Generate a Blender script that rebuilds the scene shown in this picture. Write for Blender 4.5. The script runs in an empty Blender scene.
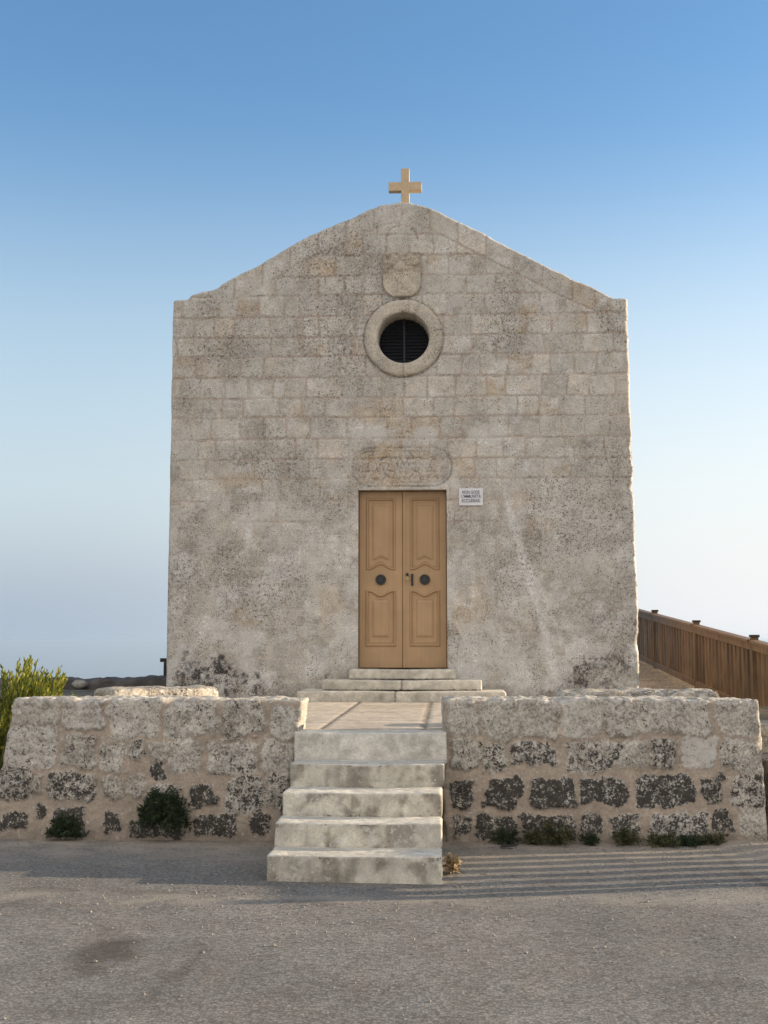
import bpy, math, random
import numpy as np
from mathutils import Vector, Matrix

random.seed(7)
RNG = np.random.default_rng(11)
scene = bpy.context.scene
COL = scene.collection
R = math.radians

# ------------------------------------------------------------------ survey: measured camera, used to turn
# measurements taken on the photograph into metres on real planes
F = 1240.0
YAW = R(2.91); PITCH = math.atan(129 / 1240)
CAMZ = 1.56
_f = (-math.sin(YAW) * math.cos(PITCH), math.cos(YAW) * math.cos(PITCH), math.sin(PITCH))
_r = (math.cos(YAW), math.sin(YAW), 0)
_u = (_r[1] * _f[2] - _r[2] * _f[1], _r[2] * _f[0] - _r[0] * _f[2], _r[0] * _f[1] - _r[1] * _f[0])
def ray(x, y):
    a = (x - 384) / F; b = (512 - y) / F
    return [_f[i] + a * _r[i] + b * _u[i] for i in range(3)]
def at(x, y, Y):
    d = ray(x, y); t = Y / d[1]
    return (t * d[0], Y, CAMZ + t * d[2])
def atz(x, y, Z):
    d = ray(x, y); t = (Z - CAMZ) / d[2]
    return (t * d[0], t * d[1], Z)

# ------------------------------------------------------------------ noise
def _hash(ix, iy, iz, seed):
    h = (ix.astype(np.int64) * 374761393 + iy.astype(np.int64) * 668265263 + iz.astype(np.int64) * 2147483647 + seed * 1274126177) & 0xFFFFFFFF
    h = ((h ^ (h >> 13)) * 1274126177) & 0xFFFFFFFF
    h = ((h ^ (h >> 16)) * 2246822519) & 0xFFFFFFFF
    h = h ^ (h >> 15)
    return (h & 0xFFFFFF) / float(0xFFFFFF)
def vnoise(x, y, z, seed=0):
    x = np.asarray(x, float); y = np.asarray(y, float) + 0 * x; z = np.asarray(z, float) + 0 * x
    ix = np.floor(x); iy = np.floor(y); iz = np.floor(z)
    fx = x - ix; fy = y - iy; fz = z - iz
    fx = fx * fx * (3 - 2 * fx); fy = fy * fy * (3 - 2 * fy); fz = fz * fz * (3 - 2 * fz)
    r = 0
    for dx in (0, 1):
        wx = fx if dx else 1 - fx
        for dy in (0, 1):
            wy = fy if dy else 1 - fy
            for dz in (0, 1):
                wz = fz if dz else 1 - fz
                r = r + wx * wy * wz * _hash(ix + dx, iy + dy, iz + dz, seed)
    return r
def fbm(x, y, z, s, oct=4, seed=0):
    r = 0; a = 0.5; tot = 0
    for o in range(oct):
        r = r + a * vnoise(x * s + 3.1 * o, y * s + 7.7 * o, z * s + 1.3 * o, seed + o); tot += a
        a *= 0.5; s *= 2.03
    return r / tot            # 0..1, mean .5
def sst(a, b, x):
    t = np.clip((x - a) / (b - a), 0, 1); return t * t * (3 - 2 * t)
def lerp3(a, b, t):
    t = np.asarray(t)[..., None]; return a * (1 - t) + np.asarray(b) * t

# ------------------------------------------------------------------ object helpers
def tag(o, label=None, cat=None, group=None, kind=None):
    if label: o['label'] = label
    if cat: o['category'] = cat
    if group: o['group'] = group
    if kind: o['kind'] = kind
    return o
def thing(name, base, label, cat, group=None):
    o = bpy.data.objects.new(name, None); COL.objects.link(o)
    o.location = base; o.empty_display_size = 0.2
    return tag(o, label, cat, group)
def build(name, V, Fc, mat, parent=None, base=None, smooth=False, col=None, msk=None):
    """world-space vertices -> one mesh object; its origin is its parent's base (or `base`)."""
    V = np.asarray(V, float).reshape(-1, 3)
    off = Vector((0, 0, 0)); p = parent
    while p is not None:
        off = off + p.location; p = p.parent
    if parent is None and base is not None: off = Vector(base)
    me = bpy.data.meshes.new(name)
    Vl = V - np.array(off)
    if isinstance(Fc, np.ndarray):
        n = Fc.shape[0]; k = Fc.shape[1]
        me.vertices.add(len(Vl)); me.vertices.foreach_set('co', Vl.ravel())
        me.loops.add(n * k); me.polygons.add(n)
        me.loops.foreach_set('vertex_index', Fc.ravel().astype(np.int32))
        me.polygons.foreach_set('loop_start', np.arange(0, n * k, k, dtype=np.int32))
        me.update(calc_edges=True); me.validate()
    else:
        me.from_pydata([tuple(v) for v in Vl], [], Fc)
    me.update()
    if smooth: me.polygons.foreach_set('use_smooth', [True] * len(me.polygons))
    for nm, arr in (('Col', col), ('Msk', msk)):
        if arr is not None:
            a = me.color_attributes.new(nm, 'FLOAT_COLOR', 'POINT')
            full = np.ones((len(Vl), 4)); full[:, :3] = arr
            a.data.foreach_set('color', full.ravel())
    me.materials.append(mat)
    o = bpy.data.objects.new(name, me); COL.objects.link(o)
    if parent is not None: o.parent = parent
    elif base is not None: o.location = base
    return o
def join(*parts):
    """[(V,F),...] -> (V,F) as lists"""
    V = []; Fc = []
    for v, f in parts:
        n = len(V); V += [tuple(q) for q in v]; Fc += [tuple(i + n for i in q) for q in f]
    return V, Fc
def box(x0, x1, y0, y1, z0, z1, b=0.0):
    """box with bevelled edges"""
    if b <= 0:
        V = [(x0, y0, z0), (x1, y0, z0), (x1, y1, z0), (x0, y1, z0), (x0, y0, z1), (x1, y0, z1), (x1, y1, z1), (x0, y1, z1)]
        return V, [(0, 3, 2, 1), (4, 5, 6, 7), (0, 1, 5, 4), (1, 2, 6, 5), (2, 3, 7, 6), (3, 0, 4, 7)]
    import bmesh
    bm = bmesh.new(); bmesh.ops.create_cube(bm, size=1)
    for v in bm.verts:
        v.co = Vector(((x0 + x1) / 2 + v.co.x * (x1 - x0), (y0 + y1) / 2 + v.co.y * (y1 - y0), (z0 + z1) / 2 + v.co.z * (z1 - z0)))
    bmesh.ops.bevel(bm, geom=list(bm.edges), offset=b, segments=2, affect='EDGES', profile=0.7)
    V = [tuple(v.co) for v in bm.verts]; bm.verts.index_update()
    Fc = [tuple(v.index for v in f.verts) for f in bm.faces]; bm.free()
    return V, Fc
def tube(p0, p1, r, n=8, r1=None):
    p0 = Vector(p0); p1 = Vector(p1); d = (p1 - p0).normalized(); r1 = r if r1 is None else r1
    a = d.orthogonal().normalized(); b = d.cross(a)
    V = []; Fc = []
    for p, rr in ((p0, r), (p1, r1)):
        for k in range(n):
            t = 2 * math.pi * k / n; V.append(tuple(p + (a * math.cos(t) + b * math.sin(t)) * rr))
    for k in range(n): Fc.append((k, (k + 1) % n, n + (k + 1) % n, n + k))
    Fc += [tuple(range(n - 1, -1, -1)), tuple(range(n, 2 * n))]
    return V, Fc
def boxgrid(x0, x1, y0, y1, z0, z1, res, skip=()):
    """closed box surface subdivided at `res`; shared vertices merged. returns V (n,3), F (m,4)"""
    nx = max(2, int(round((x1 - x0) / res))); ny = max(2, int(round((y1 - y0) / res))); nz = max(2, int(round((z1 - z0) / res)))
    X = np.linspace(x0, x1, nx + 1); Y = np.linspace(y0, y1, ny + 1); Z = np.linspace(z0, z1, nz + 1)
    keys = []; 
    quads = []
    def face(gen, a, b, flip):
        I, J = np.meshgrid(np.arange(a), np.arange(b), indexing='ij')
        q = [gen(I, J), gen(I + 1, J), gen(I + 1, J + 1), gen(I, J + 1)]
        if flip: q = q[::-1]
        quads.append(np.stack([k.ravel() for k in q], 1))
    def enc(i, j, k): return (i * (ny + 1) + j) * (nz + 1) + k
    if '-y' not in skip: face(lambda I, J: enc(I, 0 * I, J), nx, nz, False)
    if '+y' not in skip: face(lambda I, J: enc(I, 0 * I + ny, J), nx, nz, True)
    if '-x' not in skip: face(lambda I, J: enc(0 * I, I, J), ny, nz, True)
    if '+x' not in skip: face(lambda I, J: enc(0 * I + nx, I, J), ny, nz, False)
    if '-z' not in skip: face(lambda I, J: enc(I, J, 0 * I), nx, ny, True)
    if '+z' not in skip: face(lambda I, J: enc(I, J, 0 * I + nz), nx, ny, False)
    Q = np.concatenate(quads)
    u, inv = np.unique(Q, return_inverse=True)
    k = u % (nz + 1); j = (u // (nz + 1)) % (ny + 1); i = u // ((nz + 1) * (ny + 1))
    V = np.stack([X[i], Y[j], Z[k]], 1)
    return V, inv.reshape(Q.shape)
def worn(V, x0, x1, y0, y1, z0, z1, r, chip=0.0, amp=0.004, s=7, seed=0):
    """round the edges of a boxgrid by r (+ chips) and roughen it; returns V, outward normals"""
    n = fbm(V[:, 0], V[:, 1], V[:, 2], s, 3, seed)
    n2 = fbm(V[:, 0], V[:, 1], V[:, 2], s * 2.7, 3, seed + 9)
    rr = r + chip * (sst(.5, .75, n) + .35 * n2)
    rr = np.minimum(rr, 0.49 * min(x1 - x0, y1 - y0, z1 - z0))
    lo = np.stack([x0 + rr, y0 + rr, z0 + rr], 1); hi = np.stack([x1 - rr, y1 - rr, z1 - rr], 1)
    c = np.minimum(np.maximum(V, lo), hi)
    d = V - c; L = np.linalg.norm(d, axis=1, keepdims=True); L[L == 0] = 1
    N = d / L
    W = c + N * rr[:, None]
    W = W + N * ((n2 - .5) * 2 * amp)[:, None]
    return W, N

# ------------------------------------------------------------------ materials
def newmat(name):
    m = bpy.data.materials.new(name); m.use_nodes = True
    nt = m.node_tree; b = nt.nodes['Principled BSDF']; b.inputs['Roughness'].default_value = 0.9
    b.inputs['Specular IOR Level'].default_value = 0.25
    return m, nt, b
def nd(nt, t, **kw):
    n = nt.nodes.new(t)
    for k, v in kw.items():
        if k in n.inputs: n.inputs[k].default_value = v
        else: setattr(n, k, v)
    return n
def noise_node(nt, vec, scale, detail=4, rough=0.55):
    n = nd(nt, 'ShaderNodeTexNoise'); n.inputs['Scale'].default_value = scale
    n.inputs['Detail'].default_value = detail; n.inputs['Roughness'].default_value = rough
    nt.links.new(vec, n.inputs['Vector']); return n
def maprange(nt, v, a, b, c=0.0, d=1.0):
    n = nd(nt, 'ShaderNodeMapRange'); n.interpolation_type = 'SMOOTHSTEP'
    nt.links.new(v, n.inputs[0])
    for i, q in enumerate((a, b, c, d)): n.inputs[i + 1].default_value = q
    return n.outputs[0]
def math_node(nt, op, a, b=None):
    n = nd(nt, 'ShaderNodeMath'); n.operation = op
    for i, q in enumerate((a, b)):
        if q is None: continue
        if isinstance(q, (int, float)): n.inputs[i].default_value = q
        else: nt.links.new(q, n.inputs[i])
    return n.outputs[0]
def mixc(nt, fac, a, b, mode='MIX'):
    n = nd(nt, 'ShaderNodeMix'); n.data_type = 'RGBA'; n.blend_type = mode
    if isinstance(fac, (int, float)): n.inputs[0].default_value = fac
    else: nt.links.new(fac, n.inputs[0])
    for i, q in ((6, a), (7, b)):
        if isinstance(q, tuple): n.inputs[i].default_value = (*q, 1) if len(q) == 3 else q
        else: nt.links.new(q, n.inputs[i])
    return n.outputs[2]

def stone_material(name, grain=1.0, pits=0.5, bump=0.5, spots=0.5, lsc=21, lop=.9, g0=.66, g2r=.22):
    """reads Col (colour of the stone itself) and Msk (R dark lichen, G mortar/smoothness, B pale lichen)"""
    m, nt, b = newmat(name); L = nt.links
    tc = nd(nt, 'ShaderNodeTexCoord').outputs['Object']
    c = nd(nt, 'ShaderNodeAttribute', attribute_name='Col').outputs['Color']
    mk = nd(nt, 'ShaderNodeAttribute', attribute_name='Msk')
    sp = nd(nt, 'ShaderNodeSeparateColor'); L.new(mk.outputs['Color'], sp.inputs[0])
    n1 = noise_node(nt, tc, 55 * grain, 5, .65); n2 = noise_node(nt, tc, 9 * grain, 5, .6)
    n3 = noise_node(nt, tc, 2.2, 4, .6)
    g1 = maprange(nt, n1.outputs[0], .34, .66, g0, 1.94 - g0); g2 = maprange(nt, n2.outputs[0], .3, .7, 1 - g2r, 1 + g2r * .9)
    g3 = maprange(nt, n3.outputs[0], .3, .7, .86, 1.12)
    g = math_node(nt, 'MULTIPLY', math_node(nt, 'MULTIPLY', g1, g2), g3)
    mo = math_node(nt, 'MULTIPLY', sp.outputs[1], .6)
    g = math_node(nt, 'ADD', math_node(nt, 'MULTIPLY', g, math_node(nt, 'SUBTRACT', 1.0, mo)), mo)
    v = nd(nt, 'ShaderNodeVectorMath', operation='SCALE'); L.new(c, v.inputs[0]); L.new(g, v.inputs['Scale'])
    c1 = v.outputs[0]
    # pale crusty lichen
    nb = noise_node(nt, tc, 26, 6, .7)
    fb = math_node(nt, 'ADD', nb.outputs[0], math_node(nt, 'MULTIPLY', sp.outputs[2], .22))
    fb = maprange(nt, fb, .60, .645)
    c2 = mixc(nt, math_node(nt, 'MULTIPLY', fb, .8), c1, (.47, .45, .42))
    # dark lichen / black crust
    nl = noise_node(nt, tc, lsc, 7, .78)
    nl2 = noise_node(nt, tc, lsc * 3.2, 4, .75)
    fl = math_node(nt, 'ADD', math_node(nt, 'ADD', math_node(nt, 'MULTIPLY', nl.outputs[0], .58), math_node(nt, 'MULTIPLY', nl2.outputs[0], .42)), math_node(nt, 'MULTIPLY', sp.outputs[0], .21))
    fl = maprange(nt, fl, .615, .665)
    c3 = mixc(nt, math_node(nt, 'MULTIPLY', fl, lop), c2, (.042, .037, .033))
    # pits: small holes weathered into the stone
    vo = nd(nt, 'ShaderNodeTexVoronoi'); vo.inputs['Scale'].default_value = 38; L.new(tc, vo.inputs['Vector'])
    np_ = noise_node(nt, tc, 5, 3, .6)
    pth = maprange(nt, np_.outputs[0], .40, .68, .05, .30 * pits)
    pit = maprange(nt, math_node(nt, 'SUBTRACT', vo.outputs['Distance'], pth), -.03, .05, 1, 0)
    nmort = math_node(nt, 'SUBTRACT', 1.0, math_node(nt, 'MULTIPLY', sp.outputs[1], .8))
    pit = math_node(nt, 'MULTIPLY', pit, nmort)
    c4 = mixc(nt, math_node(nt, 'MULTIPLY', pit, .75 * spots + .2), c3, (.085, .07, .055))
    L.new(c4, b.inputs['Base Color'])
    b.inputs['Roughness'].default_value = .95; b.inputs['Specular IOR Level'].default_value = .12
    h = math_node(nt, 'ADD', math_node(nt, 'MULTIPLY', n1.outputs[0], .35), n2.outputs[0])
    h = math_node(nt, 'SUBTRACT', h, math_node(nt, 'MULTIPLY', pit, .5))
    h = math_node(nt, 'ADD', h, math_node(nt, 'MULTIPLY', fl, .12))
    bp = nd(nt, 'ShaderNodeBump'); bp.inputs['Strength'].default_value = bump; bp.inputs['Distance'].default_value = .02
    L.new(h, bp.inputs['Height']); L.new(bp.outputs[0], b.inputs['Normal'])
    return m
def simple(name, color, rough=.6, var=.15, scale=20, bump=.0, metal=0, spec=.3, bscale=None):
    m, nt, b = newmat(name); L = nt.links
    tc = nd(nt, 'ShaderNodeTexCoord').outputs['Object']
    n = noise_node(nt, tc, scale, 5, .6)
    g = maprange(nt, n.outputs[0], .3, .7, 1 - var, 1 + var)
    v = nd(nt, 'ShaderNodeVectorMath', operation='SCALE'); v.inputs[0].default_value = color; L.new(g, v.inputs['Scale'])
    L.new(v.outputs[0], b.inputs['Base Color'])
    b.inputs['Roughness'].default_value = rough; b.inputs['Metallic'].default_value = metal
    b.inputs['Specular IOR Level'].default_value = spec
    if bump:
        n2 = noise_node(nt, tc, bscale or scale * 3, 4, .6)
        bp = nd(nt, 'ShaderNodeBump'); bp.inputs['Strength'].default_value = bump; bp.inputs['Distance'].default_value = .01
        L.new(n2.outputs[0], bp.inputs['Height']); L.new(bp.outputs[0], b.inputs['Normal'])
    return m

M_FACADE = stone_material('limestone_ashlar', 1.0, 1.0, .45, .7, 27, .85, g0=.76, g2r=.12)
M_RUBBLE = stone_material('rubble_limestone', 1.0, .7, .7, .5, 21, .95)
M_STEP = stone_material('worn_step_stone', 1.2, .3, .35, .4, g0=.86)
M_DARKROCK = simple('dark_field_stone', (.10, .09, .085), .95, .4, 3, .8)
M_PALEROCK = simple('pale_boulder_stone', (.30, .28, .25), .95, .2, 5, .5)
M_CROSS = simple('yellow_sandstone', (.50, .38, .25), .85, .08, 15, .2)
M_BLACK = simple('black_iron', (.012, .012, .013), .5, .2, 40, .0, 0, .4)
M_GRILLE = simple('worn_iron', (.06, .06, .06), .5, .3, 60, 0, .3)
M_BRASS = simple('aged_brass', (.35, .27, .15), .4, .2, 60, 0, .8)
M_MARBLE = simple('white_marble', (.62, .62, .64), .5, .06, 12, .05)
M_LETTER = simple('grey_paint_lettering', (.13, .14, .2), .7, .1, 30)
M_ROOF = simple('lime_roof_screed', (.42, .37, .29), .9, .15, 4, .3)
M_LOUVRE = simple('dark_louvre_paint', (.022, .022, .028), .6, .2, 30)

def wood_mat(name, col, rough=.65, gy=30):
    m, nt, b = newmat(name); L = nt.links
    tc = nd(nt, 'ShaderNodeTexCoord').outputs['Object']
    mp = nd(nt, 'ShaderNodeMapping'); L.new(tc, mp.inputs[0]); mp.inputs['Scale'].default_value = (gy, gy, 1.6)
    n = noise_node(nt, mp.outputs[0], 1.0, 6, .65)
    n2 = noise_node(nt, tc, 3.1, 3, .6)
    at_ = nd(nt, 'ShaderNodeAttribute', attribute_name='Col').outputs['Color']
    c = mixc(nt, maprange(nt, n.outputs[0], .3, .7), tuple(q * .62 for q in col), tuple(min(1, q * 1.3) for q in col))
    c = mixc(nt, 1.0, c, at_, 'MULTIPLY')
    g = maprange(nt, n2.outputs[0], .3, .7, .85, 1.12)
    v = nd(nt, 'ShaderNodeVectorMath', operation='SCALE'); L.new(c, v.inputs[0]); L.new(g, v.inputs['Scale'])
    L.new(v.outputs[0], b.inputs['Base Color']); b.inputs['Roughness'].default_value = rough
    bp = nd(nt, 'ShaderNodeBump'); bp.inputs['Strength'].default_value = .3; bp.inputs['Distance'].default_value = .004
    L.new(n.outputs[0], bp.inputs['Height']); L.new(bp.outputs[0], b.inputs['Normal'])
    return m
M_FENCE = wood_mat('stained_timber', (.190, .122, .068), .6)
M_DECK = wood_mat('weathered_deck_boards', (.44, .37, .29), .8)

def door_material():
    m, nt, b = newmat('ochre_door_paint'); L = nt.links
    tc = nd(nt, 'ShaderNodeTexCoord').outputs['Object']
    c = nd(nt, 'ShaderNodeAttribute', attribute_name='Col').outputs['Color']
    mp = nd(nt, 'ShaderNodeMapping'); L.new(tc, mp.inputs[0]); mp.inputs['Scale'].default_value = (26, 26, 1.3)
    n = noise_node(nt, mp.outputs[0], 1, 5, .6); n2 = noise_node(nt, tc, 2.5, 4, .6)
    g = math_node(nt, 'MULTIPLY', maprange(nt, n.outputs[0], .3, .7, .95, 1.04), maprange(nt, n2.outputs[0], .3, .7, .92, 1.06))
    v = nd(nt, 'ShaderNodeVectorMath', operation='SCALE'); L.new(c, v.inputs[0]); L.new(g, v.inputs['Scale'])
    L.new(v.outputs[0], b.inputs['Base Color']); b.inputs['Roughness'].default_value = .5; b.inputs['Specular IOR Level'].default_value = .3
    bp = nd(nt, 'ShaderNodeBump'); bp.inputs['Strength'].default_value = .15; bp.inputs['Distance'].default_value = .003
    L.new(n.outputs[0], bp.inputs['Height']); L.new(bp.outputs[0], b.inputs['Normal'])
    return m
M_DOOR = door_material()

def leaf_mat(name):
    m, nt, b = newmat(name); L = nt.links
    c = nd(nt, 'ShaderNodeAttribute', attribute_name='Col').outputs['Color']
    L.new(c, b.inputs['Base Color']); b.inputs['Roughness'].default_value = .55
    tr = nd(nt, 'ShaderNodeBsdfTranslucent'); L.new(c, tr.inputs['Color'])
    mx = nd(nt, 'ShaderNodeMixShader'); mx.inputs[0].default_value = .3
    out = nt.nodes['Material Output']
    L.new(b.outputs[0], mx.inputs[1]); L.new(tr.outputs[0], mx.inputs[2]); L.new(mx.outputs[0], out.inputs['Surface'])
    return m
M_LEAF = leaf_mat('plant_leaves')

# ------------------------------------------------------------------ key dimensions (metres)
T = 0.85                 # terrace level
YW = 9.88                # front face of the terrace walls
YF = 15.5                # chapel front
XL0, XR0 = at(166.5, 690, YF)[0], at(640, 690, YF)[0]

# ================================================================== SETTING
# --- road
def road_material():
    m, nt, b = newmat('old_asphalt'); L = nt.links
    tc = nd(nt, 'ShaderNodeTexCoord').outputs['Object']
    big = noise_node(nt, tc, .55, 4, .6); mid = noise_node(nt, tc, 3.2, 5, .65); fine = noise_node(nt, tc, 90, 4, .7)
    vo = nd(nt, 'ShaderNodeTexVoronoi'); vo.inputs['Scale'].default_value = 62; L.new(tc, vo.inputs['Vector'])
    vo2 = nd(nt, 'ShaderNodeTexVoronoi'); vo2.inputs['Scale'].default_value = 27; L.new(tc, vo2.inputs['Vector'])
    base = mixc(nt, maprange(nt, big.outputs[0], .40, .60), (.188, .176, .156), (.246, .230, .204))
    base = mixc(nt, maprange(nt, mid.outputs[0], .35, .7, 0, .6), base, (.175, .152, .13))
    # aggregate: each chip has its own grey
    rc = nd(nt, 'ShaderNodeSeparateColor'); L.new(vo.outputs['Color'], rc.inputs[0])
    chip = maprange(nt, rc.outputs[0], 0, 1, .72, 1.28)
    gap = maprange(nt, vo.outputs['Distance'], .45, .75, 1, .72)
    v = nd(nt, 'ShaderNodeVectorMath', operation='SCALE'); L.new(base, v.inputs[0]); L.new(math_node(nt, 'MULTIPLY', chip, gap), v.inputs['Scale'])
    rc2 = nd(nt, 'ShaderNodeSeparateColor'); L.new(vo2.outputs['Color'], rc2.inputs[0])
    pale = math_node(nt, 'MULTIPLY', maprange(nt, rc2.outputs[1], .86, .9), maprange(nt, vo2.outputs['Distance'], .2, .35, 1, 0))
    c = mixc(nt, math_node(nt, 'MULTIPLY', pale, .45), v.outputs[0], (.42, .36, .28))
    c = mixc(nt, maprange(nt, fine.outputs[0], .35, .75, 0, .35), c, (.11, .096, .083))
    # dark stains and lines on the road, a darker strip at the wall foot, and dusty pale drift along the wall foot
    at_ = nd(nt, 'ShaderNodeAttribute', attribute_name='Msk'); sp = nd(nt, 'ShaderNodeSeparateColor'); L.new(at_.outputs['Color'], sp.inputs[0])
    st = math_node(nt, 'MULTIPLY', sp.outputs[0], maprange(nt, mid.outputs[0], .3, .6, .5, 1))
    c = mixc(nt, math_node(nt, 'MULTIPLY', st, .8), c, (.06, .048, .036))
    du = math_node(nt, 'MULTIPLY', sp.outputs[1], maprange(nt, mid.outputs[0], .35, .6, .25, 1))
    c = mixc(nt, math_node(nt, 'MULTIPLY', du, .8), c, (.37, .315, .255))
    L.new(c, b.inputs['Base Color']); b.inputs['Roughness'].default_value = .92; b.inputs['Specular IOR Level'].default_value = .2
    h = math_node(nt, 'ADD', math_node(nt, 'MULTIPLY', math_node(nt, 'SUBTRACT', .6, vo.outputs['Distance']), .5), math_node(nt, 'MULTIPLY', fine.outputs[0], .35))
    h = math_node(nt, 'ADD', h, math_node(nt, 'MULTIPLY', mid.outputs[0], .8))
    h = math_node(nt, 'ADD', h, math_node(nt, 'MULTIPLY', pale, .5))
    bp = nd(nt, 'ShaderNodeBump'); bp.inputs['Strength'].default_value = .38; bp.inputs['Distance'].default_value = .008
    L.new(h, bp.inputs['Height']); L.new(bp.outputs[0], b.inputs['Normal'])
    return m
def axis(lo, hi, f0, f1, fine, grow=1.25):
    a = list(np.arange(f0, f1 + fine / 2, fine)); st = fine; x = a[0]
    pre = []
    while x > lo: st *= grow; x -= st; pre.append(max(x, lo))
    st = fine; x = a[-1]; post = []
    while x < hi: st *= grow; x += st; post.append(min(x, hi))
    return np.array(pre[::-1] + a + post)
def sheet(name, xs, ys, hfun, mat, **kw):
    X, Y = np.meshgrid(xs, ys, indexing='ij'); Z = hfun(X, Y)
    V = np.stack([X.ravel(), Y.ravel(), Z.ravel()], 1)
    n, mny = len(xs), len(ys)
    I, J = np.meshgrid(np.arange(n - 1), np.arange(mny - 1), indexing='ij')
    q = np.stack([(I * mny + J).ravel(), ((I + 1) * mny + J).ravel(), ((I + 1) * mny + J + 1).ravel(), (I * mny + J + 1).ravel()], 1)
    msk = kw.pop('mskf', None); col = kw.pop('colf', None)
    return build(name, V, q, mat, smooth=True, msk=msk(V) if msk else None, col=col(V) if col else None, **kw)
def road_h(X, Y):
    hump = .035 * sst(2.15, 2.55, X + (Y - 9.2) * .5) * sst(8.2, 9.2, Y)
    return hump + (fbm(X, Y, 0 * X, .45, 3, 3) - .5) * .05 * sst(9.6, 8.0, Y) + (fbm(X, Y, 0 * X, 3.0, 2, 4) - .5) * .010
def road_mask(V):
    x, y = V[:, 0], V[:, 1]; n = fbm(x, y, 0 * x, 3.5, 4, 8); st = 0 * x
    for px, py, rx, ry, a in ((112, 946, .20, .46, .95), (40, 890, .25, .07, .5), (150, 893, .2, .06, .5), (720, 985, .3, .1, .3), (150, 928, .10, .10, .35), (60, 905, .35, .05, .3), (300, 993, .14, .04, .3), (170, 975, .06, .14, .35), (470, 1003, .1, .04, .2), (600, 975, .05, .03, .3)):
        c = atz(px, py, 0); d = np.sqrt(((x - c[0]) / rx) ** 2 + ((y - c[1]) / ry) ** 2) + (n - .5) * 1.6
        st = np.maximum(st, a * sst(1.25, .6, d))
    def line(pts, wd, a):
        nonlocal st
        for (ax, ay), (bx, by) in zip(pts[:-1], pts[1:]):
            A = atz(ax, ay, 0); B = atz(bx, by, 0); vx, vy = B[0] - A[0], B[1] - A[1]
            t = np.clip(((x - A[0]) * vx + (y - A[1]) * vy) / (vx * vx + vy * vy), 0, 1)
            dd = np.hypot(x - A[0] - t * vx, y - A[1] - t * vy) + (n - .5) * .06
            st = np.maximum(st, a * sst(wd, wd * .3, dd))
    line([(200, 950), (186, 968), (160, 985), (148, 1000)], .045, .6); line([(196, 940), (200, 950)], .03, .5)
    line([(708, 838), (716, 852), (742, 872), (775, 890)], .05, .6)
    line([(520, 1024), (470, 985), (455, 960)], .018, .35); line([(640, 1000), (600, 978), (540, 972)], .015, .35)
    line([(0, 905), (60, 893), (100, 898)], .05, .35); line([(270, 897), (330, 904), (300, 893)], .05, .4)
    # tar-dark line where the patch of new surface in front of the ramp begins, and the wheel-worn streak
    c1 = atz(180, 975, 0); 
    du = sst(8.6, 9.8, y + (n - .5) * 1.0) * 1.0
    du = np.maximum(du, .55 * sst(.25, 0, np.abs(y - 7.75 - .05 * x + (n - .5) * .5)))
    foot = sst(.16, .0, 9.86 - y + (n - .5) * .12) * .6  # darker strip where the road meets the wall
    st = np.maximum(st, foot)
    return np.stack([st, du, 0 * x], 1)
road = sheet('road', axis(-90, 90, -4.5, 4.8, .045), axis(-70, YW + .3, 2.5, YW + .3, .045), road_h, road_material(), mskf=road_mask)
tag(road, kind='structure')

# --- land: one sheet, level with the terrace behind the wall, falling from the cliff edge to the sea
def land_h(X, Y):
    pl = .02 + .72 * sst(10.1, 11.6, Y)
    h = np.where(Y < 10.0, -.05, pl)
    side = np.where(X > 4.3, sst(4.3, 9, X) * -4 * sst(10.2, 12, Y), 0)
    h = h + side + (fbm(X, Y, 0 * X, .5, 4, 21) - .5) * .14 * sst(10.2, 12, Y)
    edge = Y - 23.5 - 2.5 * (fbm(X, 0 * X, 0 * X, .11, 3, 5) - .5) * sst(4, 12, np.abs(X))
    edge = np.maximum(edge, np.where(Y > 10, (X - 9) * .9, -5))
    drop = np.where(edge > 0, 1 - np.exp(-edge / 25.0), 0)
    far = sst(250, 420, np.sqrt(X ** 2 + Y ** 2)) * 8
    return h - drop * 262 - far * (Y > 0)
def land_mat():
    m, nt, b = newmat('dry_earth_and_rock'); L = nt.links
    tc = nd(nt, 'ShaderNodeTexCoord').outputs['Object']
    n = noise_node(nt, tc, 1.3, 6, .65); n2 = noise_node(nt, tc, 12, 5, .65)
    c = mixc(nt, maprange(nt, n.outputs[0], .38, .62), (.10, .085, .06), (.22, .19, .14))
    c = mixc(nt, maprange(nt, n2.outputs[0], .5, .68), c, (.06, .065, .03))
    L.new(c, b.inputs['Base Color'])
    bp = nd(nt, 'ShaderNodeBump'); bp.inputs['Strength'].default_value = .9; bp.inputs['Distance'].default_value = .05
    L.new(n2.outputs[0], bp.inputs['Height']); L.new(bp.outputs[0], b.inputs['Normal'])
    return m
M_LAND = land_mat()
land = sheet('ground', axis(-420, 420, -8, 12, .25, 1.18), axis(-420, 420, 9.5, 26, .2, 1.18), land_h, M_LAND)
tag(land, kind='structure')

# --- sea, 250 m below the cliff
def sea_mat():
    m, nt, b = newmat('sea_water'); L = nt.links
    b.inputs['Base Color'].default_value = (.02, .07, .11, 1); b.inputs['Roughness'].default_value = .22
    b.inputs['IOR'].default_value = 1.33; b.inputs['Specular IOR Level'].default_value = .5
    tc = nd(nt, 'ShaderNodeTexCoord').outputs['Object']
    n = noise_node(nt, tc, .06, 5, .6)
    bp = nd(nt, 'ShaderNodeBump'); bp.inputs['Strength'].default_value = .6; bp.inputs['Distance'].default_value = 2
    L.new(n.outputs[0], bp.inputs['Height']); L.new(bp.outputs[0], b.inputs['Normal'])
    return m
S = 44000
sea = build('sea', [(-S, -S, -250), (S, -S, -250), (S, S, -250), (-S, S, -250)], [(0, 1, 2, 3)], sea_mat()); tag(sea, kind='structure')
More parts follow.
